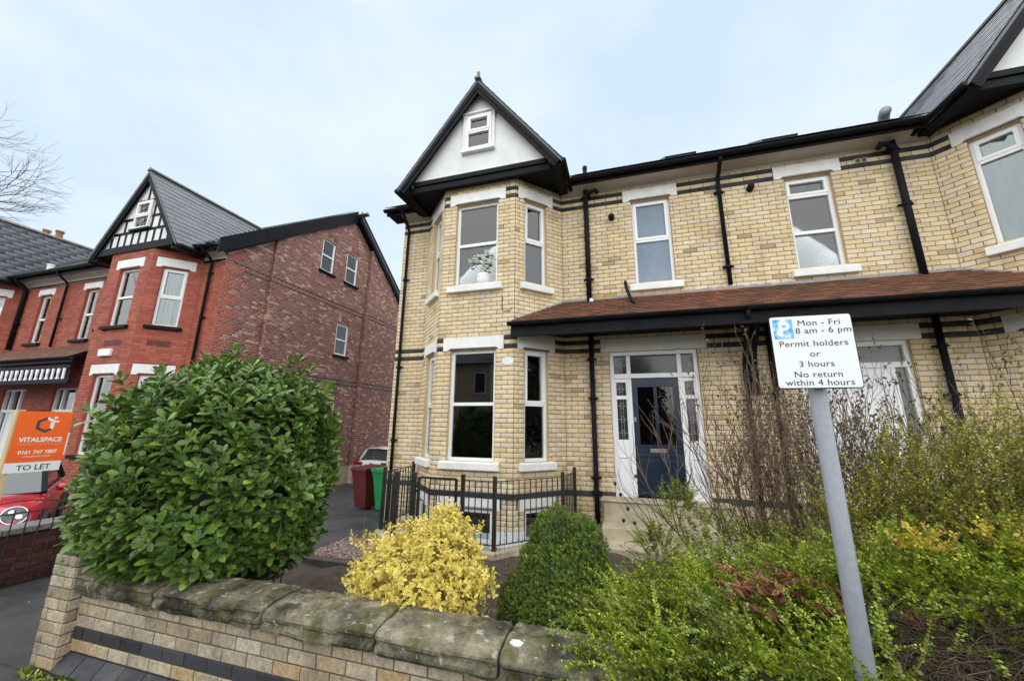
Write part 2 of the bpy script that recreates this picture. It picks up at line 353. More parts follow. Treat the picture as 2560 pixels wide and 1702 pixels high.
def frames(d, nrm, ln, wd=None):
    """columns side, dir, normal scaled"""
    d = unitv(d); nrm = unitv(nrm - d * (nrm * d).sum(-1, keepdims=True)); sd_ = np.cross(d, nrm); wd = ln if wd is None else wd
    return np.stack([sd_ * wd[:, None], d * ln[:, None], nrm * ln[:, None]], -1)
def leaf_parts(parent, T, Rm, O, m, name='leaf', nind=300, massname='foliage'):
    """the leaves that show largest are objects that share one mesh; the rest one mass"""
    n = len(O); cp = np.array(CAMP); v = O - cp; dist = np.linalg.norm(v, axis=1); d = v @ np.array(fw)
    px = 1280 + 934 * (v @ np.array(r2)) / np.maximum(d, .01); py = 851 - 934 * (v @ np.array(u2)) / np.maximum(d, .01)
    ln = np.linalg.norm(Rm[:, :, 1], axis=1); cosn = np.abs((unitv(Rm[:, :, 2]) * unitv(v)).sum(1)); c0 = O.mean(0)
    front = ((O - c0) * -unitv(np.array([cp - c0]) * -1)).sum(1)
    sc = ln / dist * (.3 + cosn) * np.where((d > .1) & (px > 0) & (px < 2560) & (py > 0) & (py < 1702), 1, 0) * np.where(front > np.percentile(front, 60), 1, .15)
    top = np.argsort(-sc)[:nind]; me = npmesh(name, T[0], T[1], m, smooth=True, edge=T[2])
    for i in top:
        mm = Matrix(Rm[i].tolist()).to_4x4(); mm.translation = O[i]
        o = bpy.data.objects.new(name, me); link(o, parent); o.matrix_basis = mm
    keep = np.ones(n, bool); keep[top] = False; V, F, E = place(T, Rm[keep], O[keep])
    o = bpy.data.objects.new(massname, npmesh(massname, V, F, m, smooth=True, edge=E)); link(o, parent); tag(o, kind='stuff')
def twigs_mesh(name, lines, m, parent, n=4):
    """lines: list of (points (k,3), radii (k))"""
    V = []; F = []; c = 0; ca = np.cos(np.arange(n) * 2 * np.pi / n); sa = np.sin(np.arange(n) * 2 * np.pi / n)
    for P, r in lines:
        P = np.asarray(P, float); r = np.asarray(r, float); k = len(P); d = unitv(np.gradient(P, axis=0)); a = np.array([.31, .77, .12]); s1 = unitv(np.cross(d, a)); s2 = np.cross(d, s1)
        v = P[:, None] + r[:, None, None] * (s1[:, None] * ca[None, :, None] + s2[:, None] * sa[None, :, None]); V.append(v.reshape(-1, 3))
        i = np.arange(k - 1)[:, None] * n; j = np.arange(n)[None]; jn = (j + 1) % n
        F.append((np.stack([i + j, i + jn, i + n + jn, i + n + j], -1).reshape(-1, 4)) + c); c += k * n
    o = bpy.data.objects.new(name, npmesh(name, np.concatenate(V), np.concatenate(F), m, smooth=True)); link(o, parent)
    if name in ('stems', 'crown'): tag(o, kind='stuff')
    return o

# ------------------------------------------------------------------ the setting
def gz(x, y):
    z = -.055 * min(max(0, y - 4.5), 13)
    return z - .30 * min(max(0, (-7.15 - x) / .5), 1) * min(max(0, (8.5 - y) / 2), 1)
def ground_grid(name, xs, ys, dz, m, kind='structure', zf=gz):
    b = MB(); nx = len(xs)
    b.v = [(x, y, zf(x, y) + dz) for y in ys for x in xs]; b.f = [(j * nx + i, j * nx + i + 1, (j + 1) * nx + i + 1, (j + 1) * nx + i) for j in range(len(ys) - 1) for i in range(nx - 1) if not (name == 'ground' and xs[i] >= -4.0 and xs[i + 1] <= -1.1 and ys[j] >= 5.5 and ys[j + 1] <= 7.4)]; b.m = [0] * len(b.f)
    return b.build(name, m, kind=kind)
YS = [4.5 + i for i in range(14)]
ground_grid('ground', [-400, -60, -20, -7.65, -7.15, -4.0, -1.1, 0, 20, 60, 400], [-400, -60, -20, 0, 2, 4.5, 5.5, 5.7, 6.5, 7.4] + YS[4:] + [30, 60, 400], -.012, MT['earth'])
ground_grid('driveway', [-25, -16, -7.65, -7.15, -4.3], [2.16, 3.2] + YS, 0, MT['tarmac'])
MB().box(-40, 40, -.02, 2.17, -.05, -.003).build('pavement', MT['tarmac'], kind='structure')
MB().box(-60, 60, -8.6, -.18, -.13, -.10).build('road', MT['tarmac'], kind='structure')
kb = MB()
for i in range(50): kb.box(-16 + i * .915, -16 + i * .915 + .905, -.17, -.03, -.12, .006)
kb.build('kerb', MT['paving'], kind='structure')
b = MB(); nx, ny = 46, 26
b.v = [(-4.28 + 14.3 * i / nx, 2.45 + 4.98 * j / ny, .03 + .05 * math.sin(i * 1.7 + j * .9) * math.sin(j * 1.3 - i * .4) + random.uniform(-.012, .012)) for j in range(ny + 1) for i in range(nx + 1)]
b.f = [(j * (nx + 1) + i, j * (nx + 1) + i + 1, (j + 1) * (nx + 1) + i + 1, (j + 1) * (nx + 1) + i) for j in range(ny) for i in range(nx)]
b.f = [f_ for f_ in b.f if not (-4.0 < sum(b.v[i][0] for i in f_) / 4 < -1.1 and sum(b.v[i][1] for i in f_) / 4 > 5.62)]; b.m = [0] * len(b.f)
b.build('garden_soil', MT['soil'], kind='structure', smooth=True)

# ------------------------------------------------------------------ house parts
def window(parent, fr, u0, u1, z0, z1, transoms=(.5,), opener=None, lintel=.257, lext=.16, sill=.14, sext=.12, glass='glass', frame=.055, rec=.075, lm='white', sm='white', behind=None, bz=None, back=.16, arch=0, mull=(), slim=.5):
    f = MB(); w1 = -rec; w0 = -rec - .06; t = frame
    f.lbox(fr, u0, u0 + t, z0, z1, w0, w1); f.lbox(fr, u1 - t, u1, z0, z1, w0, w1); f.lbox(fr, u0 + t, u1 - t, z0, z0 + t, w0, w1 - .001); f.lbox(fr, u0 + t, u1 - t, z1 - t, z1, w0, w1 - .001)
    zs = [z0 + t] + [z0 + (z1 - z0) * q for q in transoms] + [z1 - t]
    for q in zs[1:-1]: f.lbox(fr, u0 + t, u1 - t, q - .03, q + .03, w0 + .002, w1 + .006)
    for q in mull: f.lbox(fr, u0 + q - .025, u0 + q + .025, z0 + t, z1 - t, w0 + .001, w1 - .003)
    rects = []
    for i in range(len(zs) - 1):
        a = zs[i] + (.03 if i else 0); c = zs[i + 1] - (.03 if i < len(zs) - 2 else 0)
        if opener and i in opener:
            s_ = .04; f.lbox(fr, u0 + t - .012, u0 + t + s_, a - .01, c + .01, w0 + .004, w1 + .016); f.lbox(fr, u1 - t - s_, u1 - t + .012, a - .01, c + .01, w0 + .004, w1 + .016)
            f.lbox(fr, u0 + t + s_, u1 - t - s_, a - .01, a + s_, w0 + .004, w1 + .015); f.lbox(fr, u0 + t + s_, u1 - t - s_, c - s_, c + .01, w0 + .004, w1 + .015)
            rects.append((u0 + t + s_, u1 - t - s_, a + s_, c - s_)); f.lbox(fr, (u0 + u1) / 2 - .13, (u0 + u1) / 2 + .13, z1 - .028, z1 - .016, w1 - .002, w1 + .004)
        else: rects.append((u0 + t, u1 - t, a, c))
    win = f.build('window', MT['upvc'], parent)
    for r_ in rects: MB().lbox(fr, r_[0] - .004, r_[1] + .004, r_[2] - .004, r_[3] + .004, w0 + .018, w0 + .024).build('pane', MT[glass], win)
    if arch:
        n = 8; pts = [fr(u0 - .01 + (u1 - u0 + .02) * i / n, z1 - .002 + arch * math.sin(math.pi * i / n), 0) for i in range(n + 1)]
        MB().prism([p + fr.n * (w1 - .01) for p in pts], fr.n * -.05).build('arched_head', MT['upvc'], win)
    if lintel:
        a, c, zt = u0 - lext, u1 + lext, z1 + lintel; ch = .045; e_ = .10; lb = MB(); pf = .022
        poly = [(a, z1), (a + e_, z1), (a + e_ + .05, z1 + ch), (c - e_ - .05, z1 + ch), (c - e_, z1), (c, z1), (c, zt), (a, zt)]
        fp = [fr(u, z, pf) for u, z in poly]; bp = [fr(u, z, -.06) for u, z in poly]
        lb.add(fp + bp, [(0, 1, 2, 7), (2, 3, 6, 7), (3, 4, 5, 6), (7, 6, 14, 15), (0, 7, 15, 8), (6, 5, 13, 14), (1, 0, 8, 9), (5, 4, 12, 13)])
        lb.add([fp[1], fp[2], fp[3], fp[4], fr(a + e_, z1 - .001, -rec + .01), fr(c - e_, z1 - .001, -rec + .01)], [(1, 0, 4), (2, 1, 4, 5), (3, 2, 5)])
        lb.build('lintel', MT[lm], win)
    if sill:
        a, c = u0 - sext, u1 + sext; s_ = MB(); zt = z0 - .002
        for A, B in ((a, c),):
            p = [fr(u, z, w) for u in (A, B) for z, w in ((zt - sill, .0), (zt - sill, .095), (zt - .02, .10), (zt - .008, .085), (zt, -.02), (zt, -rec - .02), (zt - sill, -.06))]
            s_.add(p, [(0, 1, 2, 3, 4, 5, 6), (13, 12, 11, 10, 9, 8, 7)] + [(i, 7 + i, 7 + (i + 1) % 7, (i + 1) % 7) for i in range(7)])
        s_.build('sill', MT[sm], win, bevel=.006)
    if behind:
        a, c = (z0 + .03, z1 - .03) if bz is None else (z0 + (z1 - z0) * bz[0], z0 + (z1 - z0) * bz[1])
        m_ = MT[behind]
        if behind == 'curtain':
            n = 22; q = MB(); pts = [(u0 + .04 + (u1 - u0 - .08) * i / n, -back - .02 * math.sin(i * 1.9) - .012 * math.sin(i * .7)) for i in range(n + 1)]
            for (ua, wa), (ub, wb) in zip(pts, pts[1:]): q.add([fr(ua, a, wa), fr(ub, a, wb), fr(ub, c, wb), fr(ua, c, wa)], [(0, 1, 2, 3)])
            q.build('curtain', m_, win, smooth=True)
        else: MB().lbox(fr, u0 + .03, u1 - .03, a, c, -back - .01, -back).build('blind', m_, win)
    return win
def pipe(parent, pts, r=.038, collars=(), m='black', name='downpipe', wall=None):
    p = MB().tube(pts, r, 12); q = p.build(name, MT[m], parent, smooth=True)
    for (x, y, z) in collars:
        c = MB(); c.lathe((x, y, z), [(r + .012, 0), (r + .016, .008), (r + .016, .042), (r + .012, .05)], 12); c.box(x - r - .05, x - r, y + .0, y + .06, z + .012, z + .038); c.box(x + r, x + r + .05, y + .0, y + .06, z + .012, z + .038)
        c.build('collar', MT[m], q)
    return q
def gutter(parent, x0, x1, y, z, r=.062, m='black', name='gutter'):
    n = 8; prof = [(math.cos(math.pi + math.pi * i / n) * r, math.sin(math.pi + math.pi * i / n) * r) for i in range(n + 1)]; prof += [(r - .008, 0)] + [(q[0] * .86, q[1] * .86) for q in prof[::-1]] + [(-r + .008, 0)]
    g = MB(); g.prism([(x0, y + a, z + c) for a, c in prof], (x1 - x0, 0, 0)); o = g.build(name, MT[m], parent)
    k = x0 + .4
    while k < x1 - .3: MB().prism([(k, y + a * 1.1, z + c * 1.1) for a, c in prof[:n + 1]], (.05, 0, 0)).build('gutter_joint', MT[m], o); k += 1.83
    return o
def slates(br_parent, o, a, b_, La, Lb, wid, gauge, th, m, nind=0, name='slate', ok=None, massname='slates', lip=.012, jit=.003):
    """courses on a slope: o eave corner, a along the eave, b_ up the slope"""
    o = Vector(o); a = Vector(a).normalized(); b_ = Vector(b_).normalized(); n = a.cross(b_).normalized()
    if n.z < 0: n = -n
    u = MB(); u.box(-.5, .5, 0, 1, 0, 1); uv = np.array(u.v); uf = np.array(u.f); me = u.mesh(name, m); L = []; rows = int(Lb / gauge)
    for k in range(rows + 1):
        off = (k % 2) * .5 * wid; j = int(-1)
        x = -off
        while x < La:
            x0, x1 = max(0, x), min(La, x + wid); x += wid
            if x1 - x0 < .05: continue
            hgt = gauge * 1.9 if k < rows else gauge * 1.0
            c = o + a * ((x0 + x1) / 2) + b_ * (k * gauge + random.uniform(-jit, jit))
            if ok and not ok(c): continue
            tilt = lip / gauge * .5; bd = (b_ - n * tilt).normalized(); nn = a.cross(bd).normalized(); nn = nn if nn.dot(n) > 0 else -nn
            mm = np.array([[a[i] * (x1 - x0 - .006), bd[i] * hgt, nn[i] * th] for i in range(3)]); L.append((mm, np.array(c + n * (lip + random.uniform(-.001, .0025)))))
    sc = [(lambda p: 0 if not p or not (0 < p[0] < 2560 and 0 < p[1] < 1702) else 1 / p[2] ** 2)(proj(q[1])) for q in L]
    top = {i for i in sorted(range(len(L)), key=lambda i: -sc[i])[:nind] if sc[i] > 0}; V = []; F = []; c_ = 0
    for i, (mm, q) in enumerate(L):
        if i in top:
            ob = bpy.data.objects.new(name, me); link(ob, br_parent); M4 = Matrix(mm.tolist()).to_4x4(); M4.translation = q; ob.matrix_basis = M4
        else: V.append(uv @ mm.T + q); F.append(uf + c_); c_ += 8
    if V:
        ob = bpy.data.objects.new(massname, npmesh(massname, np.concatenate(V), np.concatenate(F), m)); link(ob, br_parent); tag(ob, kind='stuff')
def cove(parent, x0, x1, yw, z0, yo, z1, m='cove'):
    n = 8; c = MB(); pts = [(yw + (yo - yw) * (1 - math.cos(i / n * math.pi / 2)), z0 + (z1 - z0) * math.sin(i / n * math.pi / 2)) for i in range(n + 1)]
    for (ya, za), (yb, zb) in zip(pts, pts[1:]): c.add([(x0, ya, za), (x1, ya, za), (x1, yb, zb), (x0, yb, zb)], [(0, 1, 2, 3)])
    c.box(x0, x1, yw - .012, yw + .02, z0 - .03, z0 + .0); return c.build('cove', MT[m], parent, smooth=True)
def gable(parent, xc, half, zb, za, yg, over=.17, bw=.165, wallm='render', m='black', ridge_back=11., apex_fin=True):
    """front gable: rendered triangle at y=yg, bargeboards in front, roof running back"""
    sl = (za - zb) / half; yo = yg - over
    hb = half - .34; zi = za - .34
    MB().prism([(xc - half + .1, yg, zb + .1), (xc + half - .1, yg, zb + .1), (xc, yg, za - .08)], (0, .09, 0)).build('gable_wall', MT[wallm], parent)
    for s_ in (-1, 1):
        d = Vector((s_ * half, 0, zb - za)).normalized(); nrm = Vector((-d.z * s_, 0, d.x * s_)); nrm = nrm if nrm.z > 0 else -nrm
        for k, (w_, y0, y1, dn) in enumerate(((bw, yo, yo + .035, .0), (bw * .5, yo - .018, yo, .0))):
            p = [Vector((xc, y0, za)) - Vector((0, 0, 0)), Vector((xc + s_ * half, y0, zb)), Vector((xc + s_ * half, y0, zb)) - nrm * w_, Vector((xc, y0, za - w_ / abs(nrm.z)))]
            MB().prism(p, (0, y1 - y0, 0)).build('bargeboard', MT[m], parent)
        MB().prism([(xc, yo + .036, za - .07), (xc + s_ * half, yo + .036, zb - .07), (xc + s_ * half, yo + .036, zb - .095), (xc, yo + .036, za - .095)], (0, over + .3, 0)).build('verge_soffit', MT[m], parent)
    return yo
def roof_slope(parent, pts, th=.06, m='slate', name='roof'):
    v = [Vector(p) for p in pts]; n = (v[1] - v[0]).cross(v[2] - v[0]).normalized(); n = n if n.z > 0 else -n
    return MB().prism([p - n * th for p in v], n * (th - .012)).build(name, MT[m], parent)

# ================================================================== yellow semi-detached house
CO, BL, ZP = .0857, .237, .699
HX0, XJ, XF0, XF1, XK = -5.02, -4.31, -3.49, -1.91, -1.09
YW, YB, XC = 7.4, 6.58, 2.11
ZCAP = ZP + CO * 71
house = thing('semi_detached_house', 'pale yellow brick semi-detached house with canted bays, black trimmed white gables and tiled porch roof', 'house', (2, 7.4, 0))
mx_ = lambda x: 2 * XC - x
strips = [((HX0, YW), (XJ, YW)), ((XJ, YW), (XF0, YB)), ((XF0, YB), (XF1, YB)), ((XF1, YB), (XK, YW)), ((XK, YW), (mx_(XK), YW)),
          ((mx_(XK), YW), (mx_(XF1), YB)), ((mx_(XF1), YB), (mx_(XF0), YB)), ((mx_(XF0), YB), (mx_(XJ), YW)), ((mx_(XJ), YW), (mx_(HX0), YW))]
FRS = [Fr(a, c) for a, c in strips]
CW = FRS[1].L
FO = (4.60, 6.441); GO = (1.22, 3.27); BO = (-.30, .42)
cant = lambda z: [(CW - .75, CW - .226, *z)]; cantm = lambda z: [(.226, .75, *z)]
front = lambda z: [(.285, 1.215, *z)]
ops = {0: [], 1: cant(FO) + cant(GO) + cant(BO), 2: front(FO) + front(GO) + front(BO), 3: cantm(FO) + cantm(GO) + cantm(BO),
       4: [(.365 - XK, 1.10 - XK, *FO), (3.12 - XK, 3.855 - XK, *FO), (-.22 - XK, 1.34 - XK, .62, 3.27), (mx_(1.34) - XK, mx_(-.22) - XK, .62, 3.27)],
       5: cant(FO) + cant(GO), 6: [(.365, 1.295, *FO), (.365, 1.295, *GO)], 7: cantm(FO), 8: []}
core = MB(); BR = Bricks()
lint = {}
for i, fr in enumerate(FRS):
    bay = i in (1, 2, 3, 5, 6, 7); zt = ZCAP + (.10 if bay else 0); sheet(core, fr, -.65, zt, ops[i], rmi=1)
    extra = [(o[0] - .16, o[1] + .16, o[3], o[3] + .257) for o in ops[i]]      # lintels replace bricks
    key = lambda u, z, k, i=i: 'band' if k in (30, 32, 67, 69) else ('orange' if i == 4 and .55 < u < 1.15 and z < 4.66 and z > 4.3 and random.random() < 1.5 - (z - 4.3) * 4 - abs(u - .9) else 'y')
    lay(BR, fr, -.65, zt, ops[i] + extra, CO, BL, key, ZP, phase=(.0, .31, .15, .4, 0, .2, .37, .1, .3)[i])
    for s0, s1 in subtract(0, fr.L, [(o[0], o[1]) for o in ops[i] if o[2] < .65 < o[3]]): MB().lbox(fr, s0 + (.004 if s0 else -.012), s1, ZP - CO, ZP + .002, -.02, .034).build('plinth_band', MT['dband'], house, bevel=.008)
# solid shell behind the facade: flank walls, rear and floors
core.box(HX0 + .004, HX0 + .25, YW + .004, 16.5, -.9, 6.9); core.box(mx_(HX0) - .25, mx_(HX0), YW + .004, 16.5, -.9, 6.9); core.box(HX0 + .26, mx_(HX0) - .26, 16.2, 16.45, -.9, 6.9)
wall = core.build('wall', [MT['ymortar'], MT['yreveal']], house)
BM = {'y': MT['ybrick'], 'band': MT['dband'], 'orange': brickmat('rust_stained_brick', [(0, (.62, .30, .07)), (.5, (.70, .40, .13)), (1, (.74, .48, .22))])}
BR.finish(wall, BM, 300, vis=lambda c, p: c[2] > 3.9 or (c[2] > 1.3 and c[0] < -.2))
inn = MB()
inn.box(HX0 + .26, mx_(HX0) - .26, 10.6, 10.75, -.6, 6.7); inn.box(XC - .12, XC + .12, YW + .2, 10.6, -.6, 6.7)
for z in (.30, 3.86, 6.72): inn.box(HX0 + .26, mx_(HX0) - .26, YW + .16, 10.6, z, z + .1)
for xa, xb in ((XJ, XK), (mx_(XK), mx_(XJ))):
    for z in (.52, 3.86, 6.76): inn.prism([(xa + .2, YW + .15, z), (xb - .2, YW + .15, z), (xb - .92, YB + .2, z), (xa + .92, YB + .2, z)], (0, 0, .06))
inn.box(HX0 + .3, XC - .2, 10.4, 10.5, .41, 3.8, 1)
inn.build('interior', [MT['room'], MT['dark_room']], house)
# windows
window(house, FRS[1], *ops[1][0], (.52,), (1,)); window(house, FRS[1], *ops[1][1], (.49,), (1,), glass='glass2')
window(house, FRS[2], *ops[2][0], (.50,), behind='sky_tint_net', bz=(.02, .99), back=.45); window(house, FRS[2], *ops[2][1], (.50,), glass='glass2')
window(house, FRS[3], *ops[3][0], (.52,), (1,), behind='sky_tint_net', back=.5); window(house, FRS[3], *ops[3][1], (.50,), (1,), glass='glass2')
for i, o in ((1, ops[1][2]), (2, ops[2][2]), (3, ops[3][2])): window(house, FRS[i], o[0], o[1], o[2], o[3], (.30,), glass='glass2', lintel=.19, lext=.13, sill=.10, rec=.03)
window(house, FRS[4], *ops[4][0], (.52,), (1,), behind='sky_tint_net', back=.10)
window(house, FRS[4], *ops[4][1], (.40, .80), (2,), behind='teal', bz=(.52, .99), back=.12)
window(house, FRS[5], *ops[5][0], (.78,), (1,), behind='teal', bz=(.0, 1), back=.14); window(house, FRS[5], *ops[5][1], (.78,), (1,), glass='glass2')
window(house, FRS[6], *ops[6][0], (.78,), (1,), behind='curtain'); window(house, FRS[6], *ops[6][1], (.78,), glass='glass2')
window(house, FRS[7], *ops[7][0], (.78,), (1,))
# eaves
for xa, xb in ((HX0 - .02, XJ + .02), (XK - .02, mx_(XK) + .02), (mx_(XJ) - .02, mx_(HX0))):
    cove(house, xa, xb, YW - .004, ZCAP + .002, 7.06, 6.88)
    MB().box(xa - .28 if xa < -5 else xa, xb, 7.035, 7.06, 6.80, 6.95).build('fascia', MT['black'], house)
    gutter(house, xa - .30 if xa < -5 else xa, xb, 6.965, 6.915)
MB().box(HX0 - .25, HX0 - .0, 7.062, 7.42, 6.80, 6.93).build('verge_end', MT['black'], house)
SLP = .69
for s_ in (1,):
    y0, z0_ = 6.93, 6.945; yr, zr = 12.0, 6.945 + SLP * (12.0 - 6.93)
    roof_slope(house, [(HX0 - .3, y0, z0_), (mx_(HX0) + .3, y0, z0_), (mx_(HX0) + .3, yr, zr), (HX0 - .3, yr, zr)], .07); roof_slope(house, [(HX0 - .3, yr, zr), (mx_(HX0) + .3, yr, zr), (mx_(HX0) + .3, 16.7, 7.0), (HX0 - .3, 16.7, 7.0)], .07)
SLA = Vector((0, 1, SLP)).normalized()
slates(house, (HX0 - .3, 6.92, 6.945), (1, 0, 0), SLA, mx_(HX0) - HX0 + .6, 1.6, .255, .2, .007, MT['slate'], 0, ok=lambda c: not (-4.55 < c[0] < -.85 or mx_(-.85) < c[0] < mx_(-4.55)), massname='roof_slates')
# bay gables
for k, xc in enumerate(((XF0 + XF1) / 2, mx_((XF0 + XF1) / 2))):
    yo = gable(house, xc, 1.78, 6.86, 9.20, 6.43)
    MB().box(xc - 1.50, xc + 1.50, 6.375, 6.44, 6.96, 7.07).build('gable_beam', MT['black'], house, bevel=.008); MB().box(xc - 1.56, xc + 1.56, 6.405, 6.47, 6.815, 6.952).build('gable_beam', MT['black'], house, bevel=.008)
    MB().box(xc - 1.60, xc + 1.60, 6.41, 7.42, ZCAP + .105, ZCAP + .125).build('soffit', MT['black'], house)
    for s_ in (-1, 1):
        MB().box(*sorted((xc + s_ * 1.58, xc + s_ * 1.60)), 6.42, 7.42, 6.80, 7.05).build('cheek', MT['black'], house)
        MB().prism([(xc + s_ * 1.60, yo + .04, 6.78), (xc + s_ * 1.78, yo + .04, 6.80), (xc + s_ * 1.78, yo + .04, 6.86), (xc + s_ * 1.60, yo + .04, 7.10)], (0, 1.0, 0)).build('eaves_box', MT['black'], house)
        n_ = MB(); gx = xc + s_ * 1.84
        n_.tube([(gx, yo - .02, 6.84), (gx, 7.3, 6.88)], .05, 8); n_.build('gutter', MT['black'], house, smooth=True)
        e0 = Vector((xc + s_ * 1.84, yo - .02, 6.85)); up_ = Vector((-s_ * 1.84, 0, 2.43)).normalized()
        roof_slope(house, [e0, (xc, yo - .02, 9.28), (xc, 10.4, 9.28), (xc + s_ * 1.84, 7.1, 6.85)], .05)
        slates(house, e0, (0, 1, 0), up_, 4.4, 2.98, .26, .2, .007, MT['slate'], 90 if (k, s_) == (1, -1) else 0, ok=lambda c: (c[2] - 6.93) > SLP * (c[1] - 6.95) - .1, massname='gable_slates')
    MB().bar((xc, yo - .05, 9.295), (xc, 10.3, 9.295), .13, .05).build('ridge', MT['ridge'], house)
    f_ = MB(); f_.lathe((xc, yo + .02, 9.28), [(.075, 0), (.06, .05), (.04, .10), (.036, .16), (.04, .20), (.01, .22)], 10); f_.build('finial', mat('finial_clay', (.30, .23, .13), .9, (.2, .17, .10), 20), house, smooth=True)
    gf = Fr((xc - .5, 6.43), (xc + .5, 6.43))
    if k == 0:
        window(house, gf, .22, .80, 7.62, 8.47, (.50,), (1,), lintel=0, sill=0, rec=-.062, behind='blind', back=-.006)
        MB().lbox(gf, .12, .88, 8.53, 8.57, .0, .07).build('drip_mould', MT['white'], house); MB().lbox(gf, .12, .88, 7.55, 7.60, .0, .10).build('window_board', MT['white'], house)
        for ua, ub in ((.14, .215), (.805, .87)): MB().lbox(gf, ua, ub, 7.60, 8.53, .0, .05).build('window_trim', MT['render'], house)
# porch roof between the bays
PY, PZ, PT = 6.42, 3.70, 4.33
pl_ = (Vector((0, YW, PT)) - Vector((0, PY, PZ))); PL = pl_.length
roof_slope(house, [(-1.90, PY, PZ), (mx_(-1.90), PY, PZ), (mx_(XK), YW, PT), (XK, YW, PT)], .05, 'black', 'porch_roof')
inr = lambda c: XK - (YW - c[1]) - .02 < c[0] < mx_(XK) + (YW - c[1]) + .02
slates(house, (-1.92, PY - .03, PZ - .015), (1, 0, 0), pl_, mx_(-1.92) + 1.92, PL, .168, .098, .013, MT['tile'], 300, name='roof_tile', ok=inr, massname='roof_tiles', lip=.032, jit=.004)
slates(house, Vector((.35, PY, PZ)) + pl_.normalized() * (PL - .15) + Vector((0, 0, .012)), (1, 0, 0), pl_, 1.75, .05, .22, .10, .014, brickmat('orange_tile', [(0, (.40, .11, .05)), (.5, (.50, .15, .065)), (1, (.56, .20, .09))]), 20, name='roof_tile', massname='top_tiles', lip=.034)
MB().box(-1.93, mx_(-1.93), PY - .02, PY + .02, 3.44, 3.665).build('porch_fascia', MT['black'], house, bevel=.006)
gutter(house, -1.97, mx_(-1.97), PY - .085, 3.70, .065)
b = MB(); b.prism([(-1.92, PY + .02, 3.60), (mx_(-1.92), PY + .02, 3.60), (mx_(XK) + .02, YW - .01, 3.60), (XK - .02, YW - .01, 3.60)], (0, 0, .02)); b.build('porch_soffit', MT['black'], house)
b = MB(); n = 60
for i in range(n):      # mortar and lead flashing where tiles meet brick
    xa, xb = XK + (mx_(XK) - XK) * i / n, XK + (mx_(XK) - XK) * (i + 1) / n; h_ = .055 + random.uniform(-.014, .014)
    b.box(xa, xb, YW - .055, YW - .0075, PT - .05, PT + h_)
b.build('flashing', MT['lead'], house)
for s_ in (0, 1):
    b = MB(); A = Vector((XK + .0, YW - .01, PT + .0)); B = Vector((-1.95, PY + .12, PZ + .06))
    if s_: A.x, B.x = mx_(A.x), mx_(B.x)
    b.bar(A + Vector((0, 0, .015)), B + Vector((0, 0, .012)), .11, .07); b.build('flashing', MT['lead'], house, bevel=.01)
# downpipes
for s_ in (0, 1):
    q = (lambda x: x) if not s_ else mx_
    pp = pipe(house, [(q(-.55), 7.30, 6.80), (q(-.55), 7.30, 4.28)], .052, [(q(-.55), 7.30, 5.55 if s_ else 4.75), (q(-.55), 7.30, 6.62)])
    pipe(house, [(q(-.30), 7.24, 6.66), (q(-.34), 7.22, 6.73), (q(-.45), 7.24, 6.72), (q(-.53), 7.29, 6.62)], .045, name='branch_pipe')
    pipe(house, [(q(-.55), 7.30, 3.62), (q(-.55), 7.30, .95), (q(-.55), 7.30, .16)], .047, [(q(-.55), 7.30, 2.35), (q(-.55), 7.30, .92), (q(-.55), 7.30, .68), (q(-.55), 7.30, 3.1)])
MB().lathe((-.50, 7.14, 4.235), [(.035, 0), (.04, .06), (.03, .07)], 10).build('pipe_shoe', MT['upvc'], house)
pipe(house, [(2.0, 6.97, 6.86), (2.0, 7.02, 6.80), (2.0, 7.27, 6.62), (2.0, 7.33, 6.52), (2.0, 7.33, 4.42)], .038, [(2.0, 7.33, 4.75), (2.0, 7.33, 6.30)])
pipe(house, [(-4.86, 6.97, 6.88), (-4.86, 7.05, 6.80), (-4.86, 7.27, 6.62), (-4.86, 7.34, 6.50), (-4.86, 7.34, 3.0), (-4.86, 7.34, -.1)], .034, [(-4.86, 7.34, 5.2), (-4.86, 7.34, 3.1), (-4.86, 7.34, 1.5)])
pipe(house, [(.16, 7.33, 4.66), (.16, 7.28, 4.63), (.17, 7.24, 4.50), (.24, 7.0, 4.16), (.29, 6.86, 4.05)], .03, name='overflow_pipe')
pipe(house, [(1.92, 6.33, 3.64), (1.92, 6.36, 3.55), (2.0, 6.9, 3.25), (2.05, 7.3, 2.95), (2.05, 7.32, 2.8), (2.05, 7.32, .2)], .036, [(2.05, 7.32, 2.3), (2.05, 7.32, 1.2)])
pipe(house, [(2.47, 7.33, 3.62), (2.47, 7.33, .2)], .034, [(2.47, 7.33, 2.4)])
b = MB(); b.box(2.12, 2.24, 7.28, 7.394, 2.40, 3.60); pts = [(2.13, 7.28, 2.62)]
for i in range(9): a = i / 8 * math.pi / 2; pts.append((2.13, 7.28 - .72 * (1 - math.cos(a)), 2.62 + .96 * math.sin(a)))
pts += [(2.13, 6.46, 3.58), (2.13, 6.46, 3.50)] + [(2.13, 7.28 - .78 * (1 - math.cos(a)) - .0, 2.5 + .96 * math.sin(a)) for a in [i / 8 * math.pi / 2 for i in range(8, -1, -1)]]
pts = pts[:10] + [(2.13, 7.28, 3.58)]; b.prism(pts, (.1, 0, 0)); b.build('porch_bracket', MT['black'], house)
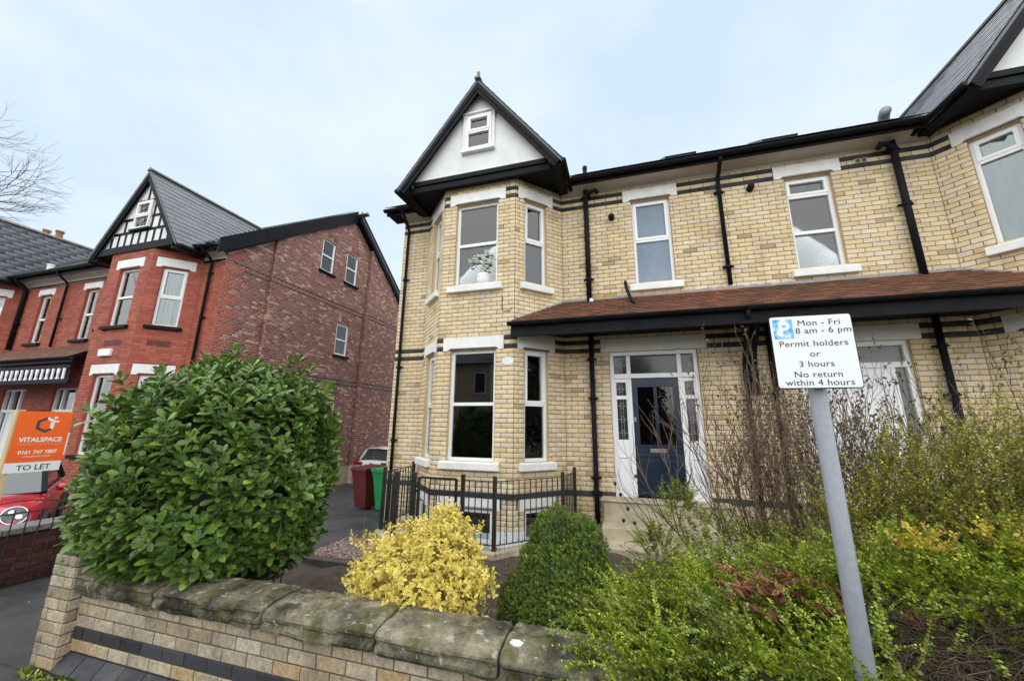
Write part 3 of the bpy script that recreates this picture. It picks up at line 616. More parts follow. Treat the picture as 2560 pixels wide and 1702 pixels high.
# flues, vent, cable, plaque
for x, z in ((-.04, 6.12), (2.54, 6.33)):
    f_ = MB().tube([(x, 7.40, z), (x, 7.29, z)], [.062, .062], 14).build('flue', MT['black'], house, smooth=False)
    MB().tube([(x, 7.29, z), (x, 7.25, z)], [.062, .042], 14).build('flue_cowl', MT['black'], f_)
f_ = MB(); f_.box(4.23, 4.43, 7.378, 7.392, 6.53, 6.61)
for i in range(2): f_.box(4.25 + i * .09, 4.32 + i * .09, 7.372, 7.38, 6.54, 6.60, 1)
f_.build('air_brick', [MT['ybrick'], MT['iron']], house)
n = 20; pts = [FRS[2](1.46 + .125 * math.cos(2 * math.pi * i / n) * (1 if abs(math.cos(2 * math.pi * i / n)) < .9 else .97), 3.03 + .075 * math.sin(2 * math.pi * i / n), .004) for i in range(n)]
MB().prism(pts, FRS[2].n * .012).build('name_plaque', MT['white'], house, bevel=.004)
pipe(house, [FRS[2](1.33, 4.35, .012), FRS[2](1.33, 4.06, .012), FRS[2](1.36, 4.0, .012), FRS[2](1.5, 4.0, .012), FRS[2](1.52, 4.06, .012)], .006, name='cable')
for x, y, z, m_ in ((.0, 7.9, 7.62, 'black'),): MB().lathe((-.62, 8.3, 7.75), [(.05, 0), (.05, .32), (.06, .33), (.055, .40), (.01, .42)], 10).build('roof_vent', MT['black'], house)
MB().tube([(5.0, 7.75, 7.35), (5.0, 7.72, 7.52), (4.97, 7.62, 7.60), (4.93, 7.5, 7.60)], .085, 10).build('flue_terminal', MT['lead'], house, smooth=True)
for x in (1.15, 3.0):
    o = Vector((x, 7.75, 6.945 + SLP * .82)); nn = Vector((0, -SLP, 1)).normalized()
    MB().prism([o + nn * .0, o + Vector((.62, 0, 0)), o + Vector((.62, 0, 0)) + SLA * .9, o + SLA * .9], nn * .10).build('rooflight', MT['iron'], house)
for i in (1, 2, 3):      # white painted base of the bay in the basement area
    wb = MB(); fr = FRS[i]
    for s0, s1 in subtract(0, fr.L, [(o[0], o[1]) for o in ops[i] if o[2] < 0]): wb.lbox(fr, s0 + (.002 if s0 else 0), s1 - .002, -.62, .10, -.02, .018)
    wb.lbox(fr, 0, fr.L, -.62, -.42, -.019, .016); wb.build('painted_base', MT['white'], house)
MB().prism([(-4.05, 7.2, -.5), (-3.5, 5.7, -.5), (-1.95, 5.7, -.5), (-1.1, 7.2, -.5)], (0, 0, .04)).build('basement_floor', MT['paving'], house)
aw = MB()
for a, c in (((-3.5, 5.70), (-1.95, 5.70)), ((-1.95, 5.70), (-1.12, 6.52)), ((-4.05, 6.12), (-3.5, 5.70)), ((-1.12, 6.52), (-1.02, 7.38)), ((-4.13, 7.2), (-4.05, 6.12))): f_ = Fr(a, c); aw.lbox(f_, 0, f_.L, -.5, .03, -.06, -.002)
aw.build('area_wall', MT['white'], house)
# front door
DY = YW + .07
def door_frame(x0, x1, z0, z1):
    d = MB(); q = .07
    d.box(x0, x0 + q, DY - .02, DY + .10, z0, z1); d.box(x1 - q, x1, DY - .02, DY + .10, z0, z1); d.box(x0 + q, x1 - q, DY - .021, DY + .10, z1 - .08, z1); return d
d = door_frame(-.22, 1.34, .62, 3.27)
d.box(-.15, 1.27, DY - .035, DY + .09, 2.755, 2.84)
for x in (.085, .985): d.box(x, x + .075, DY - .018, DY + .09, .62, 2.755); d.box(x, x + .075, DY - .018, DY + .09, 2.84, 3.19)
for xa, xb in ((-.15, .085), (1.06, 1.27)):
    d.box(xa, xb, DY, DY + .05, .62, 1.62); d.box(xa + .03, xb - .03, DY - .014, DY, .75, 1.28); d.box(xa, xb, DY - .005, DY + .06, 2.36, 2.43); d.box(xa, xb, DY - .001, DY + .05, 2.68, 2.755); d.box(xa, xa + .03, DY - .001, DY + .05, 1.62, 2.68); d.box(xb - .03, xb, DY - .001, DY + .05, 1.62, 2.68)
    d.box(xa + .04, xb - .04, DY - .03, DY - .014, 1.30, 1.325)
d.box(-.20, 1.32, DY - .05, DY + .0, 3.19, 3.262)
surround = d.build('door_surround', MT['upvc'], house, bevel=.005)
dg = mat('stained_glass', (.030, .028, .032), .08, (.055, .05, .05), 7, spec=.6)
for xa, xb, za, zb in ((-.12, .055, 1.62, 2.36), (-.12, .055, 2.43, 2.68), (1.09, 1.24, 1.62, 2.36), (1.09, 1.24, 2.43, 2.68), (-.15, .085, 2.84, 3.19), (1.06, 1.27, 2.84, 3.19), (.16, .985, 2.84, 3.19)):
    MB().box(xa, xb, DY + .045, DY + .052, za, zb).build('pane', dg, surround)
    if xb - xa < .4:
        l = MB(); xm = (xa + xb) / 2; y = DY + .040; t = .005
        for x in (xm - .025, xm + .025): l.box(x - t / 2, x + t / 2, y, y + .004, za, zb)
        zz = [za + .12, (za + zb) / 2, zb - .12] if zb - za > .5 else [(za + zb) / 2]
        for z in zz:
            l.box(xa, xb, y, y + .0042, z - t / 2, z + t / 2)
            for i in range(4):
                a0, a1 = i * math.pi / 2, (i + 1) * math.pi / 2; l.bar((xm + .045 * math.cos(a0), y, z + .06 * math.sin(a0)), (xm + .045 * math.cos(a1), y, z + .06 * math.sin(a1)), .005, .005)
        l.build('leading', MT['lead_came'], surround)
dr = MB(); dr.box(.162, .983, DY + .02, DY + .065, .66, 2.752)
door = dr.build('door', MT['navy'], house, bevel=.003)
p = MB()
for xa, xb in ((.26, .545), (.60, .885)):
    for (u0, u1, z0, z1) in ((xa - .035, xa, 1.50, 2.62), (xb, xb + .035, 1.50, 2.62), (xa, xb, 2.585, 2.62), (xa, xb, 1.50, 1.535)): p.box(u0, u1, DY + .008, DY + .02, z0, z1)
for xa, xb in ((.26, .545), (.60, .885)): p.box(xa, xb, DY + .010, DY + .02, .80, 1.28); p.box(xa + .03, xb - .03, DY - .002, DY + .01, .83, 1.25)
p.box(.18, .965, DY + .004, DY + .02, 1.33, 1.37); p.box(.17, .975, DY - .02, DY + .02, .66, .72)
p.build('door_moulding', MT['navy'], door, bevel=.004)
for xa, xb in ((.26, .545), (.60, .885)): MB().box(xa, xb, DY + .013, DY + .019, 1.535, 2.585).build('door_pane', glassmat('door_glass', 1.6, (.3, .3, .32)), door)
for xa, xb in ((.26, .545), (.60, .885)): MB().box(xa + .01, xb - .01, DY + .0192, DY + .0198, 1.545, 2.575).build('door_pane_back', mat('reflection_grey_backing', (.10, .10, .11), .5, (.26, .25, .26), 4, stretch=(3, 1, .6)), door)  # lighter grey streaks painted in for reflections and curtains in the door panes
MB().box(.42, .70, DY + .002, DY + .012, 1.40, 1.47).build('letter_plate', MT['brass'], door, bevel=.004); MB().box(.175, .21, DY + .0, DY + .019, 1.95, 2.03).build('lock_plate', MT['brass'], door, bevel=.004)
lnt = Fr((-.36, YW), (1.48, YW))
def door_lintel(x0, x1):
    MB().prism([(x0, YW - .025, 3.272), (x1, YW - .025, 3.272), (x1, YW - .025, 3.527), (x0, YW - .025, 3.527)], (0, .09, 0)).build('lintel', MT['white'], house, bevel=.01)
door_lintel(-.38, 1.50); door_lintel(mx_(1.50), mx_(-.38))
# white plastic door of the other half
xa, xb = mx_(1.34), mx_(-.22); d = door_frame(xa, xb, .62, 3.27); d.box(xa + .07, xb - .07, DY - .02, DY + .08, 2.83, 2.92); d.box(4.16, 4.22, DY - .015, DY + .08, .62, 2.83); d.box(4.22, xb - .07, DY, DY + .07, 1.55, 1.62); d.box(4.22, xb - .07, DY + .01, DY + .06, .62, 1.55)
s2_ = d.build('door_surround', MT['upvc'], house, bevel=.005)
gg = mat('frosted_grey_glass', (.13, .15, .16), .25, (.18, .20, .21), 3)
MB().box(xa + .07, xb - .07, DY + .03, DY + .036, 2.92, 3.19).build('pane', gg, s2_); MB().box(4.22, xb - .07, DY + .03, DY + .036, 1.62, 2.83).build('pane', gg, s2_)
d2 = MB().box(xa + .07, 4.16, DY + .0, DY + .06, .64, 2.828).build('door', MT['upvc'], house, bevel=.004)
p = MB()
for q in range(2):
    i = .12 + q * .05; p.prism([(xa + .07 + i, DY - .008, 2.74 - i), (4.16 - i, DY - .008, 2.74 - i), (4.16 - i, DY - .008, 2.72 - i), (xa + .07 + i, DY - .008, 2.72 - i)], (0, .01, 0))
    for x in (xa + .07 + i, 4.14 - i): p.box(x, x + .02, DY - .008, DY + .002, .9, 2.74 - i)
p.build('door_moulding', MT['upvc'], d2, bevel=.004)
MB().box(4.06, 4.10, DY - .04, DY, 1.62, 1.86).build('door_handle', MT['upvc'], d2, bevel=.005)
# door steps
for q in (lambda x: x, mx_):
    for (x0, x1, y0, y1, z0, z1) in ((-.42, 1.56, 7.0, YW - .012, .03, .615), (-.44, .36, 6.62, 6.998, .03, .30), (.368, 1.56, 6.62, 6.998, .03, .30), (-.6, 1.7, 6.2, 6.62, -.05, .12)):
        a, c = sorted((q(x0), q(x1))); MB().box(a, c, y0, y1, z0, z1).build('door_step', MT['sand'], house, bevel=.018)
    a, c = sorted((q(-.46), q(1.60))); MB().box(a, c, 6.97, YW - .012, .617, .64).build('door_step', MT['sand'], house, bevel=.006)

# ================================================================== red brick house next door
red = thing('red_brick_house', 'red brick house with black and white timbered gable, slate roof and mottled brown side wall', 'house', (-14, 7.4, 0))
RXC = -18.17; rm = lambda x: 2 * RXC - x; RC, RL = .0775, .232
rs = [((rm(-11.0), YW), (rm(-11.85), YW)), ((rm(-11.85), YW), (rm(-12.68), YB)), ((rm(-12.68), YB), (rm(-14.5), YB)), ((rm(-14.5), YB), (rm(-15.3), YW)), ((rm(-15.3), YW), (-15.3, YW)),
      ((-15.3, YW), (-14.5, YB)), ((-14.5, YB), (-12.68, YB)), ((-12.68, YB), (-11.85, YW)), ((-11.85, YW), (-11.0, YW))]
RF = [Fr(a, c) for a, c in rs]; RFO = (4.47, 6.19); RGO = (1.0, 3.09)
rcl = RF[7].L; rc0 = [(.27, .84, *RFO), (.27, .84, *RGO)]; rc1 = [(rcl - .84, rcl - .27, *RFO), (rcl - .84, rcl - .27, *RGO)]; rf0 = [(.52, 1.36, *RFO), (.52, 1.36, *RGO)]
x4 = rm(-15.3)
ro = {0: [], 1: rc1, 2: rf0, 3: [(.25, .8, *RFO)], 4: [(-19.74 - x4, -19.12 - x4, 4.45, 6.17), (-17.21 - x4, -16.56 - x4, 4.45, 6.17), (-20.3 - x4, -19.0 - x4, .2, 2.9), (-17.5 - x4, -16.1 - x4, .2, 2.9)], 5: [(rcl - .86, rcl - .3, *RFO)], 6: rf0, 7: rc0, 8: []}
rcore = MB(); RB = Bricks()
for i, fr in enumerate(RF):
    zt = 6.72 if i in (1, 2, 3, 5, 6, 7) else 6.50
    sheet(rcore, fr, -.9, zt, ro[i], rmi=3)
    if i >= 3: lay(RB, fr, 0 if i >= 5 else 2.2, zt, ro[i] + [(o[0] - .16, o[1] + .16, o[3], o[3] + .29) for o in ro[i] if o[3] > 3], RC, RL, lambda u, z, k: 'r', .0, .006, .004, phase=i * .17)
# mottled side wall with projecting breast
YR, ZR, YE, ZE = 12.29, 10.62, 7.32, 6.78
side_top = lambda y: ZE + (ZR - ZE) * (y - YE) / (YR - YE) if y < YR else ZR - (ZR - ZE) * (y - YR) / (YR - YE)
for (ya, yb, x) in ((7.4, 8.85, -11.0), (8.85, 13.45, -10.88), (13.45, 17.0, -10.70)):
    fr = Fr((x, ya), (x, yb)); o_ = []
    if ya < 9 and yb > 9: o_ = [(10.72 - ya, 11.40 - ya, 7.62, 8.95), (12.06 - ya, 12.76 - ya, 7.62, 8.95), (11.92 - ya, 12.62 - ya, 4.53, 5.80), (11.5 - ya, 12.3 - ya, 1.3, 2.7)]
    n = 12
    def tp(u, ya=ya): return side_top(ya + u) - .10
    us = sorted({0, fr.L, YR - ya if 0 < YR - ya < fr.L else 0, *[x_ for q in o_ for x_ in q[:2]]})
    sheet(rcore, fr, -.9, 7.0 if ya > 8 else 6.4, [q for q in o_ if q[3] < 7], mi=1, rmi=4)
    for a, c in zip(us, us[1:]):
        cut = [q for q in o_ if q[0] <= a + 1e-6 and q[1] >= c - 1e-6 and q[2] > 7]
        lo = 7.0 if ya > 8 else 6.4; segs = [(lo, None)] if not cut else [(lo, cut[0][2]), (cut[0][3], None)]
        for s0, s1 in segs: rcore.add([fr(a, s0), fr(c, s0), fr(c, s1 if s1 else tp(c)), fr(a, s1 if s1 else tp(a))], [(0, 1, 2, 3)], 1)
    rcore.add([fr(0, -.9), fr(0, tp(0)), fr(0, tp(0), -.2), fr(0, -.9, -.2)], [(0, 1, 2, 3)], 1)
    def key(u, z, k, ya=ya):
        if ya < 8 and u < .30 + .17 * (k // 3 % 2) + .05 * (k % 3): return 'r'
        if 6.37 < z < 6.45 or 6.53 < z < 6.60 or 3.30 < z < 3.38 or 3.46 < z < 3.53: return 'd'
        if 6.45 < z < 6.53: return 'r'
        return 's'
    lay(RB, fr, .2, 10.6, o_, RC, .172, key, .0, .013, .006, top=tp, phase=random.random())
    if ya > 8:
        ft = Fr((x - (.12 if ya < 9 else .18), ya), (x, ya)); lay(RB, ft, .2, tp(0), [], RC, .3, lambda u, z, k: 's', .0, .012, .004)
    for q in o_:
        a = .09 if q[2] > 4 else .06; window(red, fr, q[0], q[1], q[2], q[3], (.50,), lintel=0, sill=.09, sext=.07, sm='black', behind='curtain', back=.2, arch=a, rec=.04, frame=.075)
        vb = MB()
        for i in range(7):
            uu = q[0] - .04 + (q[1] - q[0] + .08) * (i + .5) / 7; zz = q[3] + .04 + a * math.sin(math.pi * (i + .5) / 7); vb.lbox(fr, uu - .05, uu + .05, zz, zz + .2, -.01, .014)
        vb.build('brick_arch', MT['sbrick'], red)
rcore.box(rm(-11.0), -11.02, 16.6, 16.8, -.9, 7, 1); rcore.box(rm(-11) + .0, -11.3, 11.6, 11.7, -.9, 6.5, 2)
for z in (.3, 3.8, 6.55): rcore.box(rm(-11.0), -11.2, YW + .18, 11.6, z, z + .08, 2)
rw = rcore.build('wall', [MT['rmortar'], MT['smortar'], MT['room'], MT['rreveal'], MT['sreveal']], red)
RB.finish(rw, {'r': MT['rbrick'], 's': MT['sbrick'], 'd': MT['dband']}, 300, vis=lambda c, p: c[2] > 3.0 and not (p[0] < 260 and p[1] > 900) and not (p[0] > 960))
kw = dict(lintel=.29, sm='black', sill=.10)
for i in (5, 6, 7):
    for j, o in enumerate(ro[i]): window(red, RF[i], *o, (.5,), (1,) if i == 7 else None, behind='curtain' if (i, j) != (6, 0) else 'sky_tint_net', back=.14 if (i, j) != (6, 0) else .6, **kw)
for o in ro[4][:2]: window(red, RF[4], *o, (.5,), behind='sky_tint_net', back=.5, **{**kw, 'lintel': .24})
window(red, RF[3], *ro[3][0], (.5,), **kw); window(red, RF[2], *rf0[0], (.5,), behind='sky_tint_net', **kw); window(red, RF[2], *rf0[1], (.5,), behind='sky_tint_net', **kw)
# porch doors, recessed
for o in ro[4][2:]:
    fr = RF[4]; d = MB(); u0, u1, z0, z1 = o; d.lbox(fr, u0, u0 + .08, z0, z1, -.14, -.06); d.lbox(fr, u1 - .08, u1, z0, z1, -.14, -.06); d.lbox(fr, u0 + .08, u1 - .08, z1 - .08, z1, -.14, -.06); d.lbox(fr, u0 + .08, u1 - .08, 2.1, 2.2, -.14, -.06); d.lbox(fr, u0 + .36, u0 + .43, z0, z1 - .08, -.14, -.062); d.lbox(fr, u1 - .43, u1 - .36, z0, z1 - .08, -.14, -.062)
    q = d.build('door_surround', MT['upvc'], red); MB().lbox(fr, u0 + .43, u1 - .43, z0, 2.1, -.15, -.10).build('door', MT['upvc'], red, bevel=.004); MB().lbox(fr, u0 + .08, u1 - .08, 2.2, z1 - .08, -.13, -.12).build('pane', MT['glass2'], q); MB().lbox(fr, u0 + .08, u0 + .36, z0, 2.1, -.13, -.12).build('pane', MT['glass2'], q); MB().lbox(fr, u1 - .36, u1 - .08, z0, 2.1, -.13, -.12).build('pane', MT['glass2'], q)
# soldier-course panels and vent on the bay
for fr, u in ((RF[6], .62), (RF[7], .28)):
    v = MB()
    for i in range(6 if fr is RF[6] else 3): w_ = .11 if fr is RF[6] else .16; v.lbox(fr, u + i * (w_ + .012), u + i * (w_ + .012) + w_, 3.90, 4.06, .0, .009)
    v.build('soldier_course', mat('dark_red_brick', (.10, .025, .02), .7), red)
MB().lbox(RF[6], .62, 1.10, 3.60, 3.80, .004, .09).build('vent_cover', MT['upvc'], red, bevel=.02)
# porch
px0, px1 = rm(-14.6), -14.6
slates(red, (rm(-15.0), 6.42, 3.62), (1, 0, 0), (0, .98, .60), -15.0 - rm(-15.0), 1.15, .17, .11, .012, MT['tile'], 0, name='roof_tile', massname='porch_tiles', lip=.015)
roof_slope(red, [(rm(-15.0), 6.44, 3.62), (-15.0, 6.44, 3.62), (-15.0, 7.40, 4.21), (rm(-15.0), 7.40, 4.21)], .05, 'black', 'porch_roof')
MB().box(rm(-14.7), -14.72, 6.40, 6.44, 3.46, 3.60).build('porch_fascia', MT['black'], red); gutter(red, rm(-14.7), -14.7, 6.36, 3.60, .06)
MB().box(rm(-14.8), -14.76, 6.41, 6.47, 3.30, 3.40).build('porch_beam', MT['black'], red); MB().box(rm(-14.8), -14.66, 6.39, 6.49, 2.86, 3.0).build('porch_beam', MT['black'], red, bevel=.02); MB().box(rm(-14.8), -14.8, 6.455, 6.46, 3.0, 3.3).build('porch_backboard', MT['black'], red)
x = -14.98; i = 0
while x > -21.6:
    prof = [(.03, 0), (.062, 0), (.062, .03), (.03, .05), (.025, .12), (.055, .2), (.062, .25), (.062, .30)] if i % 2 else [(.045, 0), (.045, .03), (.036, .05), (.036, .24), (.05, .26), (.05, .30)]
    pts = [(x + r_, 6.41, 2.999 + z) for r_, z in prof] + [(x - r_, 6.41, 2.999 + z) for r_, z in prof[::-1]]; MB().prism(pts, (0, .03, 0)).build('baluster', MT['upvc'], red); x -= .25; i += 1
# eaves, roofs
for xa, xb in ((x4 - .02, -15.2), (-11.95, -10.98)):
    cove(red, xa, xb, YW - .004, 6.56, 7.08, 6.78, 'white'); MB().box(xa, xb, YW - .03, YW, 6.525, 6.56).build('picture_rail', MT['black'], red); MB().box(xa, xb, 7.06, 7.085, 6.66, 6.84).build('fascia', MT['black'], red); gutter(red, xa, xb, 6.99, 6.84, .07)
RSL = (ZR - ZE) / (YR - YE); rs_ = Vector((0, 1, RSL)).normalized()
roof_slope(red, [(rm(-10.75), 6.95, 6.86), (-10.75, 6.95, 6.86), (-10.75, YR, ZR + .13), (rm(-10.75), YR, ZR + .13)], .07); roof_slope(red, [(rm(-10.75), YR, ZR + .13), (-10.55, YR, ZR + .13), (-10.55, 17.3, 6.86), (rm(-10.75), 17.3, 6.86)], .07)
inside_gable = lambda c: not (abs(c[0] + 13.58) < 1.95 - max(0, (c[2] - 6.9)) * .74)
slates(red, (rm(-13), 6.93, 6.86), (1, 0, 0), rs_, -10.78 - rm(-13), 6.35, .46, .225, .010, MT['slate'], 0, ok=inside_gable, massname='roof_slates', lip=.010, jit=.001)
b = MB()
for i in range(34): b.prism([(rm(-10.8) + i * .45, YR - .13, ZR + .10), (rm(-10.8) + i * .45, YR, ZR + .22 + .01 * (i % 2)), (rm(-10.8) + i * .45, YR + .13, ZR + .10)], (.44, 0, 0))
b.build('ridge', MT['ridge'], red)
# side verge boards
for (ya, za, yb, zb, x) in ((6.98, 6.73, YR, ZR + .04, -10.78), (YR, ZR + .04, 17.2, 6.86, -10.60)):
    p = [(x, ya, za - .20), (x, yb, zb - .24), (x, yb, zb + .31), (x, ya, za + .27)]; MB().prism(p, (.035, 0, 0)).build('bargeboard', MT['black'], red)
    MB().prism([(x - .32, ya, za - .02), (x - .32, yb, zb - .02), (x, yb, zb - .02), (x, ya, za - .02)], (0, 0, .02)).build('verge_soffit', MT['black'], red)
gx = -13.58
for gx in (-13.58, rm(-13.58)):
    yo = gable(red, gx, 1.82, 6.75, 9.33, 6.62, over=.12, bw=.16)
    MB().box(gx - 1.62, gx + 1.62, 6.54, 6.64, 6.73, 6.95).build('gable_beam', MT['black'], red); MB().box(gx - 1.6, gx + 1.6, 6.57, 7.42, 6.725, 6.745).build('soffit', MT['black'], red)
    gw = Fr((gx - 2, 6.62), (gx + 2, 6.62)); t = MB()
    hw = lambda z: 1.82 * (9.33 - z) / (9.33 - 6.75) - .14
    for z in (6.93, 7.42, 7.86, 8.42): t.lbox(gw, 2 - hw(z), 2 + hw(z), z - .045, z + .045, .0, .008)
    for k in range(-5, 6):
        u = k * .31
        if abs(u) < hw(7.35): t.lbox(gw, 2 + u - .046, 2 + u + .046, 6.96, min(7.39, 9.33 - (abs(u) + .17) / 1.82 * 2.56), .0, .007)
    for u in (-.75, -.42, .42, .75): t.lbox(gw, 2 + u - .046, 2 + u + .046, 7.45, min(7.83, 9.33 - (abs(u) + .17) / 1.82 * 2.56), .0, .007)
    for u in (-.42, .42): t.lbox(gw, 2 + u - .046, 2 + u + .046, 7.89, min(8.4, 9.33 - (abs(u) + .2) / 1.82 * 2.56), .0, .007)
    t.lbox(gw, 1.955, 2.045, 8.45, 9.0, .0, .007); t.build('timber_framing', MT['black'], red)
    window(red, gw, 1.66, 2.34, 7.48, 8.38, (.46,), (1,), lintel=0, sill=0, rec=-.062, behind='blind', back=-.006); MB().lbox(gw, 1.58, 2.42, 7.42, 7.475, .009, .09).build('window_board', MT['black'], red)
    for s_ in (-1, 1):
        e0 = Vector((gx + s_ * 1.92, yo - .02, 6.62)); up_ = Vector((-s_ * 1.82, 0, 2.56)).normalized()
        roof_slope(red, [(gx + s_ * 1.92, yo - .02, 6.69), (gx, yo - .02, 9.41), (gx, 10.6, 9.41), (gx + s_ * 1.92, 7.0, 6.66)], .05)
        slates(red, (gx + s_ * 1.92, yo - .02, 6.69), (0, 1, 0), up_, 4.3, 3.25, .46, .225, .010, MT['slate'], 300 if gx > -14 and s_ > 0 else 0, ok=lambda c: (c[2] - 6.80) > RSL * (c[1] - 6.98) - .15, massname='gable_slates', lip=.020 if gx > -14 else .010, jit=.004)
        MB().tube([(gx + s_ * 1.98, yo + .05, 6.66), (gx + s_ * 1.98, 7.2, 6.66)], .06, 8).build('gutter', MT['black'], red, smooth=True)
        MB().box(*sorted((gx + s_ * 1.58, gx + s_ * 1.86)), yo + .06, 7.3, 6.62, 6.75).build('eaves_box', MT['black'], red)
    b = MB()
    for i in range(9): b.prism([(gx - .11, yo - .04 + i * .45, 9.38), (gx, yo - .04 + i * .45, 9.49), (gx + .11, yo - .04 + i * .45, 9.38)], (0, .44, 0))
    b.build('ridge', MT['ridge'], red)
pipe(red, [(-11.45, 6.98, 6.80), (-11.45, 7.05, 6.72), (-11.45, 7.27, 6.55), (-11.45, 7.33, 6.42), (-11.45, 7.33, -.2)], .04, [(-11.45, 7.33, 4.75), (-11.45, 7.33, 6.1)])
for x, r_ in ((-18.2, .036), (-20.6, .065)): pipe(red, [(x, 7.0, 6.78), (x, 7.05, 6.70), (x, 7.27, 6.52), (x, 7.32, 6.40), (x, 7.32, 4.25)], r_, [(x, 7.32, 5.2)])
MB().lathe((-19.6, 7.35, 7.0), [(.09, 0), (.09, .30), (.10, .31), (.10, .36), (.05, .37)], 10).build('roof_vent', MT['white'], red)
ch = MB().box(-29.8, -27.7, 10.2, 10.8, 6.5, 11.0).build('chimney', MT['sbrick'], red)
for x in (-29.35, -28.1): MB().lathe((x, 10.5, 11.30 - (.25 if x > -29 else 0)), [(.17, 0), (.15, .1), (.13, .45), (.17, .48), (.17, .56), (.12, .57)], 12).build('chimney_pot', MT['clay_pot'], red, smooth=False)

# ================================================================== garden wall on the pavement
gwall = thing('garden_wall', 'weathered buff brick garden wall with mossy stone coping and blue brick band beside pavement', 'wall', (-2, 2.4, 0))
WY = 2.28; WX1 = 3.4; wf = Fr((-4.27, WY), (WX1, WY)); wc = MB(); wc.box(-4.27, WX1, WY, WY + .225, -.05, .535); wcore = wc.build('wall', MT['wmortar'], gwall)
WB = Bricks(); lay(WB, wf, .115, .535, [], .084, .222, lambda u, z, k: 'd' if k == 1 else 'w', .115, .009, .008)
WB2 = Bricks(); WB2.b = WB.b; WB2.finish(wcore, {'w': MT['wbrick'], 'd': MT['wdark']}, 260, vis=lambda c, p: c[0] < .6)
u = MB(); u.add([(-.5, 0, 0), (.5, 0, 0), (.5, 0, 1), (-.5, 0, 1), (-.5, -1, -.6), (.5, -1, -.6), (.5, -1, .22), (-.5, -1, .22), (-.5, -.15, 1), (.5, -.15, 1)],
      [(0, 3, 8, 7, 4), (1, 5, 6, 9, 2), (3, 2, 9, 8), (8, 9, 6, 7), (4, 7, 6, 5)])
plm = u.mesh('plinth_brick', MT['wdark']); x = -4.26
while x < 1.0:
    o = bpy.data.objects.new('plinth_brick', plm); link(o, wcore); o.location = (x + .111, WY + .002, .0); o.scale = (.214, .105 + random.uniform(-.004, .004), .113); x += .222
# end pillar
pc = MB(); pc.box(-4.548, -4.277, 2.206, 2.60, -.05, .80); pil = pc.build('pillar', MT['wmortar'], gwall); PB = Bricks()
for a, c in (((-4.55, 2.60), (-4.55, 2.2)), ((-4.55, 2.2), (-4.27, 2.2)), ((-4.27, 2.2), (-4.27, 2.58))):
    # walking so that the outside is on the right-hand side
    lay(PB, Fr(a, c), .012, .80, [], .079, .222, lambda u, z, k: 'w', .012, .009, .006, phase=.3)
PB.finish(pil, {'w': MT['wbrick']}, 60)
cm, t, b_, o_ = newmat('mossy_coping_stone')
c = ramp(t, noise(t, 3.2, 9, .72), [(.34, (.035, .031, .025)), (.46, (.15, .132, .10)), (.56, (.29, .255, .18)), (.68, (.46, .41, .31))])
ms = ramp(t, noise(t, 5.5, 8, .7), [(.46, (0, 0, 0)), (.60, (.8,) * 3)]); c = mixc(t, ms, c, (.10, .105, .03))
lc = ramp(t, noise(t, 14, 6, .6), [(.60, (0, 0, 0)), (.66, (.7,) * 3)]); c = mixc(t, lc, c, (.50, .49, .43))
dk = ramp(t, noise(t, 2.1, 9, .75), [(.50, (0, 0, 0)), (.62, (.85,) * 3)]); c = mixc(t, dk, c, (.022, .021, .02))
t.links.new(c, b_.inputs['Base Color']); b_.inputs['Roughness'].default_value = .95; b_.inputs['Specular IOR Level'].default_value = .15
bump(t, b_, noise(t, 26, 9, .72), .9, .03)
from mathutils import noise as mnoise
def coping(x0, x1, seed):
    dx = .014; nx = int((x1 - x0) / dx); rg = np.random.default_rng(seed); raw = [(.02, .0), (-.062, .0), (-.074, .012), (-.074, .112), (-.062, .126), (.03, .142), (.16, .148), (.27, .136), (.285, .12), (.285, .0)]; P = []
    for (ya, za), (yb, zb) in zip(raw, raw[1:]):
        m_ = max(1, int(math.hypot(yb - ya, zb - za) / .016)); P += [(ya + (yb - ya) * q / m_, za + (zb - za) * q / m_) for q in range(m_)]
    P.append(raw[-1]); V = []; sk = rg.uniform(-.012, .012); dpt = rg.uniform(-.012, .008)
    for i in range(nx + 1):
        f_ = i / nx; xx = x0 + (x1 - x0) * f_; ed = min(f_, 1 - f_) * (x1 - x0); k = 1 - .10 * max(0, 1 - ed / .03) ** 2
        for j, (py, pz) in enumerate(P):
            y = .09 + (py - .09) * k + dpt; z = .09 + (pz - .09) * k; v = Vector((xx, py + seed * 3.1, pz))
            d1 = mnoise.fractal(v * 4.5, 1., 2., 5) * .007; d2 = mnoise.fractal(v * 19, .8, 2.1, 4) * .006; lay_ = .007 * max(-1, min(1, 6 * math.sin(pz * 95 + 3 * mnoise.noise(v * 3) + seed))) if py < -.05 else 0
            low = max(0, mnoise.noise(Vector((xx * 2.3, seed * 5., 0)))) * .05 if py < -.03 and pz < .06 else 0
            V.append((xx, WY + y - (d1 + d2 + lay_) * (1 if py < .1 else .2), .54 + z + sk * (f_ - .5) + (d1 + d2) * .9 * (1 if pz > .03 else .4) - low))
    m_ = len(P); F = [(i * m_ + j, (i + 1) * m_ + j, (i + 1) * m_ + (j + 1) % m_, i * m_ + (j + 1) % m_) for i in range(nx) for j in range(m_)]
    q = MB(); q.add(V, F + [tuple(range(m_)), tuple(range(nx * m_, (nx + 1) * m_))[::-1]]); return q.build('coping_stone', cm, gwall, smooth=False)
xs = [-4.26, -3.38, -2.36, -1.49, -.72, .14, 1.0, 1.9, 2.7, 3.4]
for i in range(len(xs) - 1): coping(xs[i] + .008, xs[i + 1] - .008, i + 3)
q = MB(); q.add([(-.66, 2.235, .715), (-.63, 2.21, .716), (-.595, 2.215, .716), (-.585, 2.245, .718), (-.615, 2.262, .72), (-.65, 2.258, .719)], [(0, 1, 2, 3, 4, 5)])
